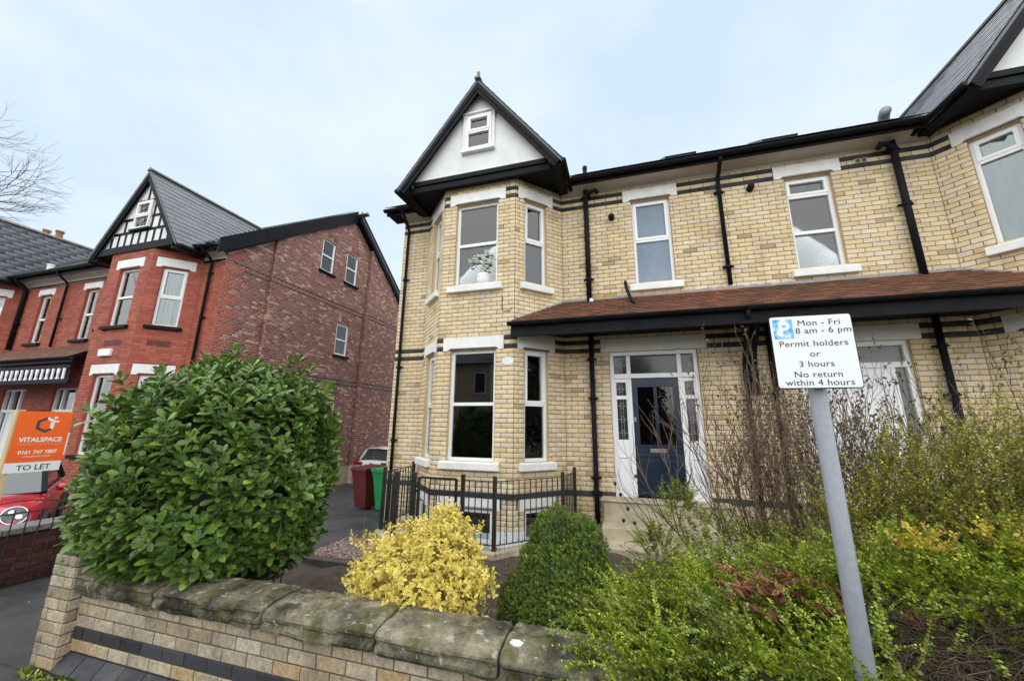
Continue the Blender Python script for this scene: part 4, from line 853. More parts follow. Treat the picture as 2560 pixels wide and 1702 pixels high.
q.v = [(x_, y_, z_ + .004) for x_, y_, z_ in q.v]; v_ = q.v[:]; q = MB(); q.prism(v_, (0, 0, .006)); q.build('plastic_scrap', mat('pale_plastic', (.62, .70, .70), .35), label='small pale blue plastic scrap lying on the stone coping', cat='litter')

# ================================================================== dwarf wall, iron railing and to-let board by the drive
dw = thing('dwarf_wall', 'low dark red brick wall dividing the driveways behind iron railing', 'wall', (-7.0, 4, 0)); f = Fr((-6.93, 2.3), (-6.98, 5.6)); m_ = MB(); m_.box(-7.21, -6.945, 2.3, 5.6, -.3, .56)
m_.v = [(x_, y_, z_) for x_, y_, z_ in m_.v]; dcore = m_.build('wall', mat('dark_mortar', (.05, .03, .028), .9), dw)
DB = Bricks(); ff = Fr((-6.94, 2.3), (-6.94, 5.6)); lay(DB, ff, -.02, .56, [], .078, .225, lambda u, z, k: 'q', 0, .009, .006); lay(DB, Fr((-7.21, 2.3), (-6.94, 2.3)), -.02, .56, [], .078, .225, lambda u, z, k: 'q', 0, .009, .006)
DB.finish(dcore, {'q': brickmat('dark_wall_brick', [(0, (.055, .022, .018)), (.5, (.09, .032, .026)), (1, (.12, .05, .04))], .2, .4, (.03, .02, .02))}, 120)
for i in range(6): MB().box(-7.25, -6.90, 2.28 + i * .55, 2.28 + i * .55 + .543, .562, .63).build('coping_stone', mat('grey_coping', (.13, .12, .115), .9, (.2, .19, .18), 6, bs=40) if i == 0 else bpy.data.materials['grey_coping'], dw, bevel=.01)
ir = thing('iron_railing', 'black iron bow-backed railing standing against low dark red wall by driveway', 'railing', (-6.87, 3.5, 0))
for z in (.10, .80): MB().box(-6.885, -6.86, 2.35, 5.5, z, z + .012).build('rail', MT['iron'], ir)
b = MB(); pts = [(-6.872, 2.35 + 3.15 * i / 20, .84 + .10 * abs(math.sin(i / 20 * math.pi * 3))) for i in range(21)]; b.tube(pts, .007, 6); b.build('rail', MT['iron'], ir)
y = 2.4; bm = MB().tube([(0, 0, .03), (0, 0, .84)], .007, 6).mesh('bar', MT['iron'])
while y < 5.5: o = bpy.data.objects.new('bar', bm); link(o, ir); o.location = (-6.872, y, 0); y += .115
bd = thing('to_let_board', 'orange and white estate agent to let board on pale wooden post', 'sign', (-6.95, 2.7, 0))
bf = Fr((-6.86, 2.67), (-6.86, 3.125)); ORG = mat('orange_board', (.88, .135, .014), .5); WHT = mat('white_print', (.82, .82, .82), .5); GRY = mat('grey_print', (.07, .055, .06), .5)
MB().box(-6.93, -6.87, 2.655, 2.72, -.2, 1.99).build('post', mat('pale_timber', (.52, .40, .20), .8, (.62, .50, .28), 12, stretch=(1, 1, .1)), bd)
z1, z0 = 1.975, 1.265; pn = MB().lbox(bf, .0, .46, z0 + .115, z1, -.006, .0).build('panel', ORG, bd); pw = MB().lbox(bf, .0, .46, z0, z0 + .113, -.006, .0).build('slip', WHT, bd)
MB().lbox(bf, .455, .475, 1.45, 1.72, -.01, -.002).build('bracket', WHT, bd)
text(pn, 'VITALSPACE', .072, bf, .235, 1.615, .0008, WHT, bold=.0022, xs=.92); text(pn, 'INDEPENDENT ESTATE AGENTS', .024, bf, .235, 1.578, .0008, mat('pale_orange', (.8, .42, .3), .5), xs=1.05)
text(pn, '0161 747 7807', .056, bf, .235, 1.475, .0008, WHT, bold=.0016, xs=.95); text(pn, 'VITALSPACE.CO.UK', .026, bf, .235, 1.435, .0008, WHT, xs=1.05); text(pw, 'TO LET', .085, bf, .235, z0 + .025, .0008, GRY, bold=.001, xs=1.0)
lg = MB(); cx_, cz_ = .245, 1.815; P6 = lambda r_, i: bf(cx_ + r_ * math.sin(i * math.pi / 3), cz_ + r_ * 1.0 * math.cos(i * math.pi / 3), .0008)
for i in (2, 3, 4, 5): lg.add([P6(.095, i), P6(.095, i + 1), P6(.062, i + 1), P6(.062, i)], [(0, 1, 2, 3)])
lg.build('logo', GRY, pn); lw = MB()
qd = lambda pts: lw.add([bf(cx_ + a, cz_ + c, .0009) for a, c in pts], [tuple(range(len(pts)))])
qd([(.0, .095), (.0, .062), (.054, .031), (.105, .031), (.105, .055), (.082, .048)]); qd([(.035, .028), (.068, .028), (.068, -.055), (.035, -.04)]); qd([(.055, .10), (.085, .10), (.085, .075), (.055, .075)]); lw.build('logo', WHT, pn)

# ================================================================== railing round the basement area
br = thing('basement_railing', 'black metal railing with gate round the basement area in front of the bay', 'railing', (-2.7, 5.6, 0))
MB().prism([(-4.28, 7.2, .0), (-4.2, 6.0, 0), (-3.6, 5.48, 0), (-1.86, 5.48, 0), (-.93, 6.45, 0), (-.86, 7.38, 0), (-1.0, 7.38, 0), (-1.10, 6.52, 0), (-1.93, 5.68, 0), (-3.5, 5.68, 0), (-4.05, 6.1, 0), (-4.13, 7.2, 0)], (0, 0, .10)).build('stone_kerb', MT['sand'], br, bevel=.015)
PST = {'B': (-4.2, 7.15), 'A': (-4.12, 6.06), 'A2': (-3.56, 5.57), 'C': (-3.24, 5.57), 'D': (-2.42, 5.6), 'E': (-1.9, 5.58), 'F': (-1.03, 6.48), 'G': (-.94, 7.30)}
for k, (x, y) in PST.items(): MB().box(x - .028, x + .028, y - .028, y + .028, .06, 1.12).build('post', MT['iron'], br, bevel=.006)
barm = MB().tube([(0, 0, 0), (0, 0, 1)], .009, 6).mesh('bar', MT['iron'])
def panel(par, a, c, z0=.17, z1=1.04, step=.1):
    a, c = Vector((*a, 0)), Vector((*c, 0)); L_ = (c - a).length; n = int(L_ / step)
    for z in (z0, z1): MB().bar(a + Vector((0, 0, z)), c + Vector((0, 0, z)), .022, .012).build('rail', MT['iron'], par)
    for i in range(1, n):
        p = a.lerp(c, i / n); o = bpy.data.objects.new('bar', barm); link(o, par); o.location = (p.x, p.y, z0); o.scale = (1, 1, z1 - z0)
for a, c in ('BA', ('A', 'A2'), ('A2', 'C'), 'DE', 'EF', 'FG'): panel(br, PST[a], PST[c])
gt = MB()
for x in (-3.17, -2.53): gt.box(x - .018, x + .018, 5.575, 5.61, .12, 1.05)
for z in (.14, 1.03): gt.box(-3.152, -2.548, 5.58, 5.605, z, z + .03)
gt.box(-3.24, -3.17, 5.585, 5.6, .82, .86); gt.box(-2.53, -2.43, 5.585, 5.6, .83, .85); gt.box(-2.50, -2.48, 5.56, 5.62, .80, .88)
gate = gt.build('gate', MT['iron'], br)
for i in range(1, 7): o = bpy.data.objects.new('bar', barm); link(o, gate); o.location = (-3.15 + .6 * i / 7, 5.592, .16); o.scale = (1, 1, .88)

# gravel, edging
ed = MB(); ed.box(-4.32, -1.2, 4.58, 4.70, -.04, .09); ed.build('stone_edging', mat('wet_stone', (.05, .042, .036), .6, (.085, .07, .06), 5, bs=50), label='dark stone edging along pink gravel behind the bushes', cat='edging', bevel=.015)
n = 5200; P = np.stack([rng.uniform(-4.35, -2.2, n), rng.uniform(4.7, 5.55, n), np.full(n, .085)], 1); keep = (P[:, 0] > -4.35 + .0 * P[:, 1]); P = P[keep]; n = len(P); P[:, 2] += rng.uniform(-.004, .012, n)
oc = np.array([(1, 0, 0), (-1, 0, 0), (0, 1, 0), (0, -1, 0), (0, 0, 1), (0, 0, -1)], float); of = np.array([(0, 2, 4), (2, 1, 4), (1, 3, 4), (3, 0, 4), (2, 0, 5), (1, 2, 5), (3, 1, 5), (0, 3, 5)])
sc = rng.uniform(.008, .02, (n, 3)); Rm = np.zeros((n, 3, 3)); a = rng.uniform(0, 6.28, n); Rm[:, 0, 0] = np.cos(a) * sc[:, 0]; Rm[:, 0, 1] = -np.sin(a) * sc[:, 1]; Rm[:, 1, 0] = np.sin(a) * sc[:, 0]; Rm[:, 1, 1] = np.cos(a) * sc[:, 1]; Rm[:, 2, 2] = sc[:, 2] * .7
V, F, E = place((oc, of, np.zeros(6)), Rm, P)
gm = brickmat('pink_gravel', [(0, (.22, .12, .11)), (.3, (.36, .24, .22)), (.6, (.46, .36, .33)), (.8, (.30, .18, .16)), (1, (.55, .48, .45))], .1, .1)
o = bpy.data.objects.new('gravel', npmesh('gravel', V, F, gm)); C.objects.link(o); tag(o, 'pink and grey gravel strip beside the driveway', 'gravel', kind='stuff')
MB().box(-4.34, -2.2, 4.7, 5.5, -.05, .082).build('gravel_bed', MT['soil'], kind='structure')

# ================================================================== parking sign
ps = thing('parking_sign', 'white permit parking sign on plain grey pole in front of hedge', 'sign', (.79, 1.9, 0))
MB().tube([(.80, 1.9, -.1), (.792, 1.9, 2.30)], .0315, 24).build('pole', mat('grey_painted_steel', (.205, .22, .25), .45, (.245, .26, .29), 40, bs=160, bd=.001, dirt=.12), ps, smooth=True)
MB().lathe((.792, 1.9, 2.30), [(.033, 0), (.033, .015), (.02, .025)], 16).build('pole_cap', MT['rubber'], ps)
sf = Fr((.632, 1.845), (.938, 1.853)); pw_, ph0, ph1 = sf.L, 2.028, 2.345
def rrect(fr, u0, u1, z0, z1, r, w, n=5):
    pts = []
    for (cu_, cz, a0) in ((u1 - r, z1 - r, 0), (u0 + r, z1 - r, 90), (u0 + r, z0 + r, 180), (u1 - r, z0 + r, 270)):
        for i in range(n + 1): a = R(a0 + 90 * i / n); pts.append(fr(cu_ + r * math.cos(a), cz + r * math.sin(a), w))
    return pts
MB().prism(rrect(sf, 0, pw_, ph0, ph1, .012, -.004), sf.n * .003).build('backing', MT['black'], ps)
plate = MB().prism(rrect(sf, .004, pw_ - .004, ph0 + .004, ph1 - .004, .010, .0005), sf.n * .001).build('plate', mat('sign_white', (.78, .81, .83), .35), ps)
for z in (2.10, 2.27): MB().box(.745, .84, 1.86, 1.935, z, z + .03).build('clip', MT['brass'], ps)
blm, t, b_, o_ = newmat('faded_blue_print'); c = ramp(t, noise(t, 26, 5, .6), [(.36, (.03, .28, .66)), (.5, (.16, .50, .80)), (.62, (.72, .79, .84))]); t.links.new(c, b_.inputs['Base Color']); b_.inputs['Roughness'].default_value = .4
MB().prism(rrect(sf, .014, .088, 2.243, 2.330, .006, .0016), sf.n * .0004).build('parking_symbol', blm, plate); SW = mat('sign_white_print', (.8, .83, .85), .4); SK = mat('sign_black_print', (.012, .012, .013), .4)
text(plate, 'P', .088, sf, .053, 2.256, .0021, SW, bold=.003)
for body, s_, u, z, al in (('Mon - Fri', .036, .185, 2.298, 'CENTER'), ('8 am - 6 pm', .036, .197, 2.264, 'CENTER'), ('Permit holders', .036, .153, 2.208, 'CENTER'), ('or', .036, .153, 2.163, 'CENTER'), ('3 hours', .036, .153, 2.120, 'CENTER'), ('No return', .036, .153, 2.076, 'CENTER'), ('within 4 hours', .036, .153, 2.042, 'CENTER')):
    text(plate, body, s_, sf, u, z, .0018, SK, bold=.0, spacing=1.05, xs=1.1)

# ================================================================== bins and cars
def bin_(x, y, rz, col, name_label, lidcol=None):
    z = gz(x, y); t = thing('wheelie_bin', name_label, 'bin', (x, y, z), 'wheelie bins on the driveway'); t.rotation_euler = (0, 0, rz)
    PINV[t.name] = Matrix.Identity(4)
    m_ = mat('bin_plastic', col, .42, tuple(c * .8 for c in col), 5, dirt=.2); lm = m_ if lidcol is None else mat('bin_lid', lidcol, .42)
    b = MB(); rings = [(.20, .25, .05, .06), (.245, .30, .80, .0), (.27, .325, .92, .0), (.285, .345, .93, 0), (.285, .345, .97, 0)]
    V = []; n = 4
    for hx, hy, zz, dy in rings: V += [(-hx, -hy + dy, zz), (hx, -hy + dy, zz), (hx, hy, zz), (-hx, hy, zz)]
    b.add(V, [(i * 4 + j, i * 4 + (j + 1) % 4, i * 4 + 4 + (j + 1) % 4, i * 4 + 4 + j) for i in range(4) for j in range(4)] + [(3, 2, 1, 0)]); b.build('body', m_, t, bevel=.02)
    l = MB(); l.add([(-.295, -.36, .972), (.295, -.36, .972), (.295, .36, .972), (-.295, .36, .972), (-.28, -.34, 1.01), (.28, -.34, 1.01), (.27, .30, 1.045), (-.27, .30, 1.045)], [(0, 3, 2, 1), (4, 5, 6, 7), (0, 1, 5, 4), (1, 2, 6, 5), (2, 3, 7, 6), (3, 0, 4, 7)])
    ld = l.build('lid', lm, t, bevel=.015); h = MB(); h.tube([(-.24, .40, 1.0), (.24, .40, 1.0)], .018, 8); h.box(-.22, -.18, .33, .41, .95, 1.0); h.box(.18, .22, .33, .41, .95, 1.0); h.build('handle', lm, t)
    for k in (-.1, .1): MB().box(k - .05, k + .05, -.352, -.345, .985, 1.005).build('lid_grip', MT['rubber'], ld)
    for s_ in (-1, 1):
        w_ = MB(); w_.tube([(s_ * .215, .30, .10), (s_ * .27, .30, .10)], .10, 16); w_.build('wheel', MT['rubber'], t)
    return t
bin_(-6.42, 8.72, R(-12), (.12, .014, .014), 'dark red wheelie bin standing next to the green bin')
bin_(-5.72, 8.60, R(-20), (.012, .30, .085), 'bright green wheelie bin beside the yellow house corner')
bin_(-5.10 - .0, 9.4, R(-10), (.02, .02, .022), 'black wheelie bin mostly hidden behind the railing')
def car(name, label, loc, rz, paint, roofm, parts, scale=1., mini=True):
    t = thing(name, label, 'car', loc); t.rotation_euler = (0, 0, rz); t.scale = (scale,) * 3; PINV[t.name] = Matrix.Identity(4)
    # stations along the length: x, half width, sill z, shoulder z, (roof half width, roof z or None)
    st = [(1.92, .52, .30, .56), (1.86, .66, .26, .66), (1.70, .78, .24, .78), (1.35, .835, .24, .88), (.85, .85, .24, .945), (.3, .855, .24, .96), (-.5, .855, .24, .97), (-1.2, .85, .24, .98), (-1.6, .82, .26, .98), (-1.80, .74, .30, .93), (-1.86, .66, .34, .80)]
    V = []; P = lambda hw, zs, zh: [(-hw * .92, zs), (-hw, zs + .16), (-hw, zh - .14), (-hw * .955, zh - .04), (-hw * .86, zh), (-hw * .4, zh + .022), (0, zh + .03), (hw * .4, zh + .022), (hw * .86, zh), (hw * .955, zh - .04), (hw, zh - .14), (hw, zs + .16), (hw * .92, zs)]
    for x, hw, zs, zh in st: V += [(x, y, z) for y, z in P(hw, zs, zh)]
    k = 13; b = MB(); b.add(V, [(i * k + j, i * k + (j + 1) % k, (i + 1) * k + (j + 1) % k, (i + 1) * k + j) for i in range(len(st) - 1) for j in range(k)] + [tuple(range(k))[::-1], tuple(range((len(st) - 1) * k, len(st) * k))])
    body = b.build('body', paint, t, smooth=True); sub = body.modifiers.new('s', 'SUBSURF'); sub.levels = 1; sub.render_levels = 2
    A = [(.78, .74, .965), (.60, .735, 1.0), (-1.55, .72, 1.0), (-1.66, .70, .985)]; T = [(.02, .60, 1.37), (-.15, .61, 1.40), (-1.30, .59, 1.39), (-1.42, .57, 1.36)]
    g = MB(); V = [(x, -hw, z) for x, hw, z in A] + [(x, hw, z) for x, hw, z in A] + [(x, -hw, z) for x, hw, z in T] + [(x, hw, z) for x, hw, z in T]
    g.add(V, [(0, 1, 9, 8), (1, 2, 10, 9), (2, 3, 11, 10), (5, 4, 12, 13), (6, 5, 13, 14), (7, 6, 14, 15), (4, 0, 8, 12), (3, 7, 15, 11)]); dg_ = mat('car_glass', (.045, .055, .06), .06, spec=.9); g.build('windows', dg_, t)
    r_ = MB(); V = []; RT = [(.10, .60, 1.365), (-.1, .615, 1.405), (-.7, .62, 1.425), (-1.3, .60, 1.40), (-1.5, .57, 1.36)]
    for x, hw, z in RT: V += [(x, -hw, z - .03), (x, -hw * .97, z), (x, 0, z + .03), (x, hw * .97, z), (x, hw, z - .03)]
    r_.add(V, [(i * 5 + j, i * 5 + j + 1, (i + 1) * 5 + j + 1, (i + 1) * 5 + j) for i in range(4) for j in range(4)]); r_.build('roof', roofm, t, smooth=True)
    for s_ in (-1, 1):
        p = MB(); p.bar((.80, s_ * .745, .955), (.05, s_ * .605, 1.37), .07, .05); p.bar((-1.62, s_ * .715, .98), (-1.46, s_ * .575, 1.36), .12, .06); p.build('pillar', paint if not mini else MT['black'], t)
        c = MB(); c.tube([(.82, s_ * .80, .972), (.3, s_ * .808, .985), (-.6, s_ * .808, .995), (-1.6, s_ * .77, 1.0)], .012, 6); c.build('belt_trim', MT['chrome'], t)
        for xw in (1.22, -1.24):
            a = MB(); pts = [(xw + .37 * math.cos(R(q)), s_ * .868, .30 + .37 * math.sin(R(q))) for q in range(0, 181, 15)]; a.tube(pts, .035, 8); a.build('arch_trim', MT['rubber'], t)
            w_ = MB().tube([(xw, s_ * .70, .30), (xw, s_ * .872, .30)], .31, 28).build('wheel', MT['rubber'], t); MB().tube([(xw, s_ * .86, .30), (xw, s_ * .878, .30)], [.21, .19], 20).build('rim', MT['brass'], w_)
        mr = MB(); mr.lathe((.52, s_ * .93, 1.0), [(.02, -.06), (.09, -.04), (.10, .02), (.07, .06), (.01, .07)], 12); mr.build('wing_mirror', paint if mini else MT['black'], t, smooth=True)
        if mini:
            c0 = Vector((1.72, s_ * .585, .735)); nn = Vector((.80, s_ * .25, .50)).normalized(); a1 = nn.orthogonal().normalized(); a2 = nn.cross(a1); ring = [c0 + nn * .045 + (a1 * math.cos(q / 24 * 6.283) + a2 * math.sin(q / 24 * 6.283)) * .135 for q in range(25)]
            h = MB().tube(ring, .010, 8, cap=False).build('headlight', MT['chrome'], t, smooth=True); MB().prism([p + nn * -.01 for p in ring[:24]], nn * .012).build('lens', mat('lamp_glass', (.05, .03, .03), .08, (.16, .14, .145), 9), h)
            for q in (-.05, .055): MB().tube([c0 + nn * .03 + a2 * q * 1.0 + a1 * .01, c0 + nn * .06 + a2 * q + a1 * .01], .034, 14).build('bulb', MT['chrome'], h)
        else: MB().box(-1.865, -1.76, *sorted((s_ * .42, s_ * .80)), .80, .92).build('tail_light', mat('tail_red', (.28, .01, .015), .2), t, bevel=.02)
    fb = MB(); fb.box(1.80, 1.925, -.60, .60, .30, .46); fb.build('front_grille', MT['rubber'], t, bevel=.03)
    if not mini: MB().tube([(-1.862, 0, .86), (-1.88, 0, .86)], .05, 18).build('badge', MT['chrome'], t)
    return t
RP = mat('red_car_paint', (.42, .008, .022), .25, coat=.6); WPn = mat('white_car_paint', (.78, .79, .80), .25, coat=.6)
car('hatchback_car', 'red hatchback car with round headlights parked behind the orange board', (-10.75, 4.05, -.30), R(-29), RP, RP, None)
car('hatchback_car', 'white hatchback car parked behind the wheelie bins', (-9.0, 14.3, -.46), R(87), WPn, WPn, None, 1.0, False)

# ================================================================== shrubs
def sunflower_dirs(n): return unitv(rng.normal(size=(n, 3)))
def blob(name, c, r, m, parent, lump=.08, sub=4, p=2.0):
    import bmesh
    bm = bmesh.new(); bmesh.ops.create_icosphere(bm, subdivisions=sub, radius=1); ph = rng.uniform(0, 6, 6)
    for v in bm.verts:
        d = v.co.normalized(); k = (abs(d.x) ** p + abs(d.y) ** p + abs(d.z) ** p) ** (-1 / p)
        k *= 1 + lump * (math.sin(d.x * 5 + ph[0]) * math.sin(d.y * 6 + ph[1]) + .5 * math.sin(d.z * 11 + ph[2] + d.x * 7)); v.co = Vector((c[0] + d.x * r[0] * k, c[1] + d.y * r[1] * k, c[2] + d.z * r[2] * k))
    me = bpy.data.meshes.new(name); bm.to_mesh(me); bm.free(); me.materials.append(m); me.polygons.foreach_set('use_smooth', [True] * len(me.polygons)); o = bpy.data.objects.new(name, me); link(o, parent); return o
def surf(c, r, n, p=2., lump=.06, zmin=-1., seed=0):
    d = unitv(rng.normal(size=(n, 3))); d = d[d[:, 2] > zmin]; k = (np.abs(d) ** p).sum(1) ** (-1 / p)
    k = k * (1 + lump * (np.sin(d[:, 0] * 6 + seed) * np.sin(d[:, 1] * 7 + seed * 2) + .6 * np.sin(d[:, 2] * 9 + d[:, 0] * 8 + seed)))
    P = np.array(c) + d * k[:, None] * np.array(r); nn = unitv(np.sign(d) * np.abs(d) ** (p - 1) / np.array(r)); return P, nn
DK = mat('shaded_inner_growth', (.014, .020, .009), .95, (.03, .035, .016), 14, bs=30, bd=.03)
# laurel
la = thing('laurel_bush', 'large rounded dark green laurel bush behind the brick pillar', 'bush', (-3.8, 2.9, 0)); LC, LR = (-3.80, 2.95, 1.38), (.97, .92, .99)
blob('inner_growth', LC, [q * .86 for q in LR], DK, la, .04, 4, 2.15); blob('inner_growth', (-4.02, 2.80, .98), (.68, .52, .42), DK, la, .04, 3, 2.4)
LT = leaf_template([(0, .004), (.1, .03), (.3, .12), (.55, .20), (.75, .215), (.9, .14), (1, .0)], .35, .16)
P, nn = surf(LC, LR, 2050, 2.15, .085, -.97, 1.3); Pb, nb_ = surf((-4.02, 2.80, .98), (.80, .62, .50), 620, 2.4, .05, -.9, 2.); P, nn = np.concatenate([P, Pb]), np.concatenate([nn, nb_]); shoot = unitv(nn * .62 + np.array([0, 0, .85]) + rng.normal(0, .20, P.shape)); Rs, Os = [], []
P = P - nn * .03 + (rng.normal(0, .035, (len(P), 1)) + np.maximum(0, rng.normal(0, .05, (len(P), 1))) + np.maximum(0, rng.normal(0, .09, (len(P), 1))) * (nn[:, 2:3] > .2)) * shoot
for j in range(9):
    az = j * 2.4 + rng.uniform(0, 6.28, len(P)) * .0 + rng.uniform(0, .5, len(P)) + np.arange(len(P)) * 1.7; s1 = unitv(np.cross(shoot, np.array([.3, .9, .2]))); s2 = np.cross(shoot, s1); rad = s1 * np.cos(az)[:, None] + s2 * np.sin(az)[:, None]
    tl = np.radians(22 + j * 7.5 + rng.normal(0, 8, len(P))); d = shoot * np.cos(tl)[:, None] + rad * np.sin(tl)[:, None]; nrm = shoot * np.sin(tl)[:, None] - rad * np.cos(tl)[:, None]
    ln = (.060 + .050 * math.sin(min(1, (j + 1) / 5) * math.pi / 2)) * rng.uniform(.8, 1.15, len(P)); Rs.append(frames(d, nrm + rng.normal(0, .15, d.shape), ln, ln * rng.uniform(.95, 1.15, len(P)))); Os.append(P - shoot * (j * .012))
Rm, O = np.concatenate(Rs), np.concatenate(Os)
P0, shoot0 = P, shoot
leaf_parts(la, LT, Rm, O, leafmat('laurel_leaf', [(0, (.042, .098, .022)), (.35, (.075, .15, .028)), (.7, (.118, .205, .036)), (.90, (.175, .27, .042)), (.975, (.22, .33, .045)), (1, (.40, .36, .05))], (.17, .27, .075), .90, (.16, .26, .06), .30, .5, .18))  # pale leaf margin painted in for backlight at the leaf edges
st = []
for i in range(260):
    p, s_ = P[i * 7 % len(P)], shoot[i * 7 % len(P)]; st.append((np.array([p + s_ * .03, p - s_ * .12, p - s_ * .3 - np.array([0, 0, .05])]), np.array([.004, .005, .007])))
twigs_mesh('stems', st, mat('green_stem', (.10, .13, .04), .7), la)
# golden euonymus
eu = thing('euonymus_bush', 'bright yellow variegated bush growing behind the stone coping', 'bush', (-1.6, 2.9, 0)); ym = leafmat('variegated_leaf', [(0, (.16, .24, .03)), (.6, (.32, .36, .05)), (1, (.60, .50, .07))], (.90, .71, .19), .32, None, .4, .4, .22, .14)
ET = leaf_template([(0, .01), (.25, .17), (.55, .25), (.8, .19), (1, 0)], .3, .15); Rs, Os = [], []
for c, r, n in (((-1.60, 2.90, .70), (.45, .38, .34), 1400), ((-1.46, 2.95, .90), (.28, .28, .25), 640), ((-1.86, 2.85, .66), (.27, .27, .22), 300), ((-1.28, 2.78, .62), (.24, .25, .20), 280), ((-1.42, 2.98, 1.12), (.10, .10, .13), 80), ((-1.05, 2.8, .80), (.10, .1, .06), 50), ((-2.13, 2.9, .80), (.07, .06, .22), 26)):
    P, nn = surf(c, r, n, 2, .12, -.9, 3); sh = unitv(nn * .75 + np.array([0, -.1, .55]) + rng.normal(0, .25, P.shape)); P = P + nn * rng.normal(0, .03, (len(P), 1))
    for j in range(6):
        az = j * 2.4 + np.arange(len(P)) * 1.3; s1 = unitv(np.cross(sh, np.array([.3, .9, .2]))); s2 = np.cross(sh, s1); rad = s1 * np.cos(az)[:, None] + s2 * np.sin(az)[:, None]; tl = np.radians(30 + j * 11 + rng.normal(0, 12, len(P))); d = sh * np.cos(tl)[:, None] + rad * np.sin(tl)[:, None]; nrm = sh * np.sin(tl)[:, None] - rad * np.cos(tl)[:, None]
        ln = rng.uniform(.026, .042, len(P)); Rs.append(frames(d, nrm + rng.normal(0, .25, d.shape), ln)); Os.append(P - sh * j * .007)
leaf_parts(eu, ET, np.concatenate(Rs), np.concatenate(Os), ym, nind=300)
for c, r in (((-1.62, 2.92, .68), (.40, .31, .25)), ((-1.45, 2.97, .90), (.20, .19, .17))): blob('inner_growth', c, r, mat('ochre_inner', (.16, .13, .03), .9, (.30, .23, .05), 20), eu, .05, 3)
twigs_mesh('stems', [(np.array([[-1.6 + .1 * k, 2.9, .0], [-1.6 + .14 * k, 2.9, .3], [-1.6 + .2 * k, 2.88, .6]]), np.array([.014, .012, .006])) for k in range(-3, 4)] + [(np.array([[-2.12, 2.9, .7], [-2.14, 2.9, .9], [-2.13, 2.9, 1.12]]), np.array([.005, .004, .003]))], MT['twig'], eu)
# dwarf conifer
co = thing('dwarf_conifer', 'dense dark green dwarf conifer with two rounded tips', 'conifer', (-.55, 3.4, 0)); V0 = []; TT = []
NT = (np.array([(0, 0, 0), (.22, .5, .1), (0, 1, 0), (-.22, .5, .1)], float), np.array([(0, 1, 2, 3)]), np.zeros(4)); Rs, Os = [], []
for c, r, n in (((-.53, 3.42, .42), (.50, .46, .40), 5600), ((-.56, 3.42, .66), (.36, .35, .34), 3400), ((-.61, 3.40, .88), (.20, .2, .29), 1600), ((-.40, 3.42, .84), (.19, .2, .28), 1500), ((-.28, 3.45, .35), (.40, .36, .33), 2400), ((-.75, 3.4, .38), (.34, .33, .32), 2000)):
    P, nn = surf(c, r, n, 2, .07, -.75, 5); P = P + nn * rng.normal(0, .012, (len(P), 1)); ax = unitv(nn * .8 + np.array([0, 0, .55]) + rng.normal(0, .2, P.shape))
    for j in range(8):
        az = j * 2.4 + np.arange(len(P)); s1 = unitv(np.cross(ax, np.array([.3, .9, .2]))); s2 = np.cross(ax, s1); rad = s1 * np.cos(az)[:, None] + s2 * np.sin(az)[:, None]; d = unitv(ax + rad * (.35 + .09 * j)); ln = rng.uniform(.020, .034, len(P)); Rs.append(frames(d, ax - rad * .5, ln, ln * .6)); Os.append(P - ax * j * .0025)
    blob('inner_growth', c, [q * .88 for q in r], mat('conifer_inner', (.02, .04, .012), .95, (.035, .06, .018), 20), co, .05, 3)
Vv, F, E = place(NT, np.concatenate(Rs), np.concatenate(Os)); o = bpy.data.objects.new('needles', npmesh('needles', Vv, F, leafmat('conifer_needle', [(0, (.08, .14, .025)), (.5, (.165, .24, .042)), (.85, (.25, .33, .055)), (1, (.36, .43, .07))], rough=.6, trans=.1, nvar=.3))); link(o, co); tag(o, kind='stuff')
MB().tube([(-.55, 3.42, -.05), (-.55, 3.42, .5)], .04, 8).build('trunk', MT['bark'], co)
# small-leaved hedge: sprays of paired leaves on arching stems
ST = (np.array([(0, 0, 0), (.34, .5, .08), (0, 1, -.05), (-.34, .5, .08)], float), np.array([(0, 1, 2, 3)]), np.zeros(4))
def sprays(P, D, length, pitch, leaf, sag=.5, up_bias=.25):
    """P starts, D directions; returns leaf frames, offsets and stem lines"""
    n = len(P); K = 8; L_ = rng.uniform(*length, n); ts = np.linspace(0, 1, K); pts = np.zeros((n, K, 3)); pos = P.copy(); d = unitv(D)
    curve = rng.normal(0, .05, (n, 3))
    for k in range(K): pts[:, k] = pos; pos = pos + d * (L_ / (K - 1))[:, None]; d = unitv(d + np.array([0, 0, -sag / K]) + curve)
    Rs, Os = [], []; m_ = int(length[1] / pitch)
    for q in range(m_):
        t_ = (q + .5) * pitch / L_; ok = t_ < 1
        if not ok.any(): break
        f_ = np.clip(t_[ok] * (K - 1), 0, K - 1.001); i = f_.astype(int); w_ = (f_ - i)[:, None]; a = pts[ok, i]; c = pts[ok, i + 1]; o_ = a + (c - a) * w_; dd = unitv(c - a)
        sd_ = unitv(np.cross(dd, np.array([0, 0, 1.]) + rng.normal(0, .25, dd.shape))); nr = np.cross(sd_, dd); nr = np.where(nr[:, 2:3] < 0, -nr, nr)
        for s_ in (-1, 1):
            dl = unitv(dd * .55 + s_ * sd_ + nr * .45 + rng.normal(0, .22, dd.shape)); ln = rng.uniform(*leaf, len(o_)) * (1 - .35 * t_[ok] ** 3); Rs.append(frames(dl, nr + rng.normal(0, .3, dd.shape), ln, ln * .95)); Os.append(o_)
    lines = [(pts[i, ::2] if False else pts[i][[0, 2, 4, 7]], np.array([.0022, .0018, .0014, .0007])) for i in range(n)]
    return np.concatenate(Rs), np.concatenate(Os), lines
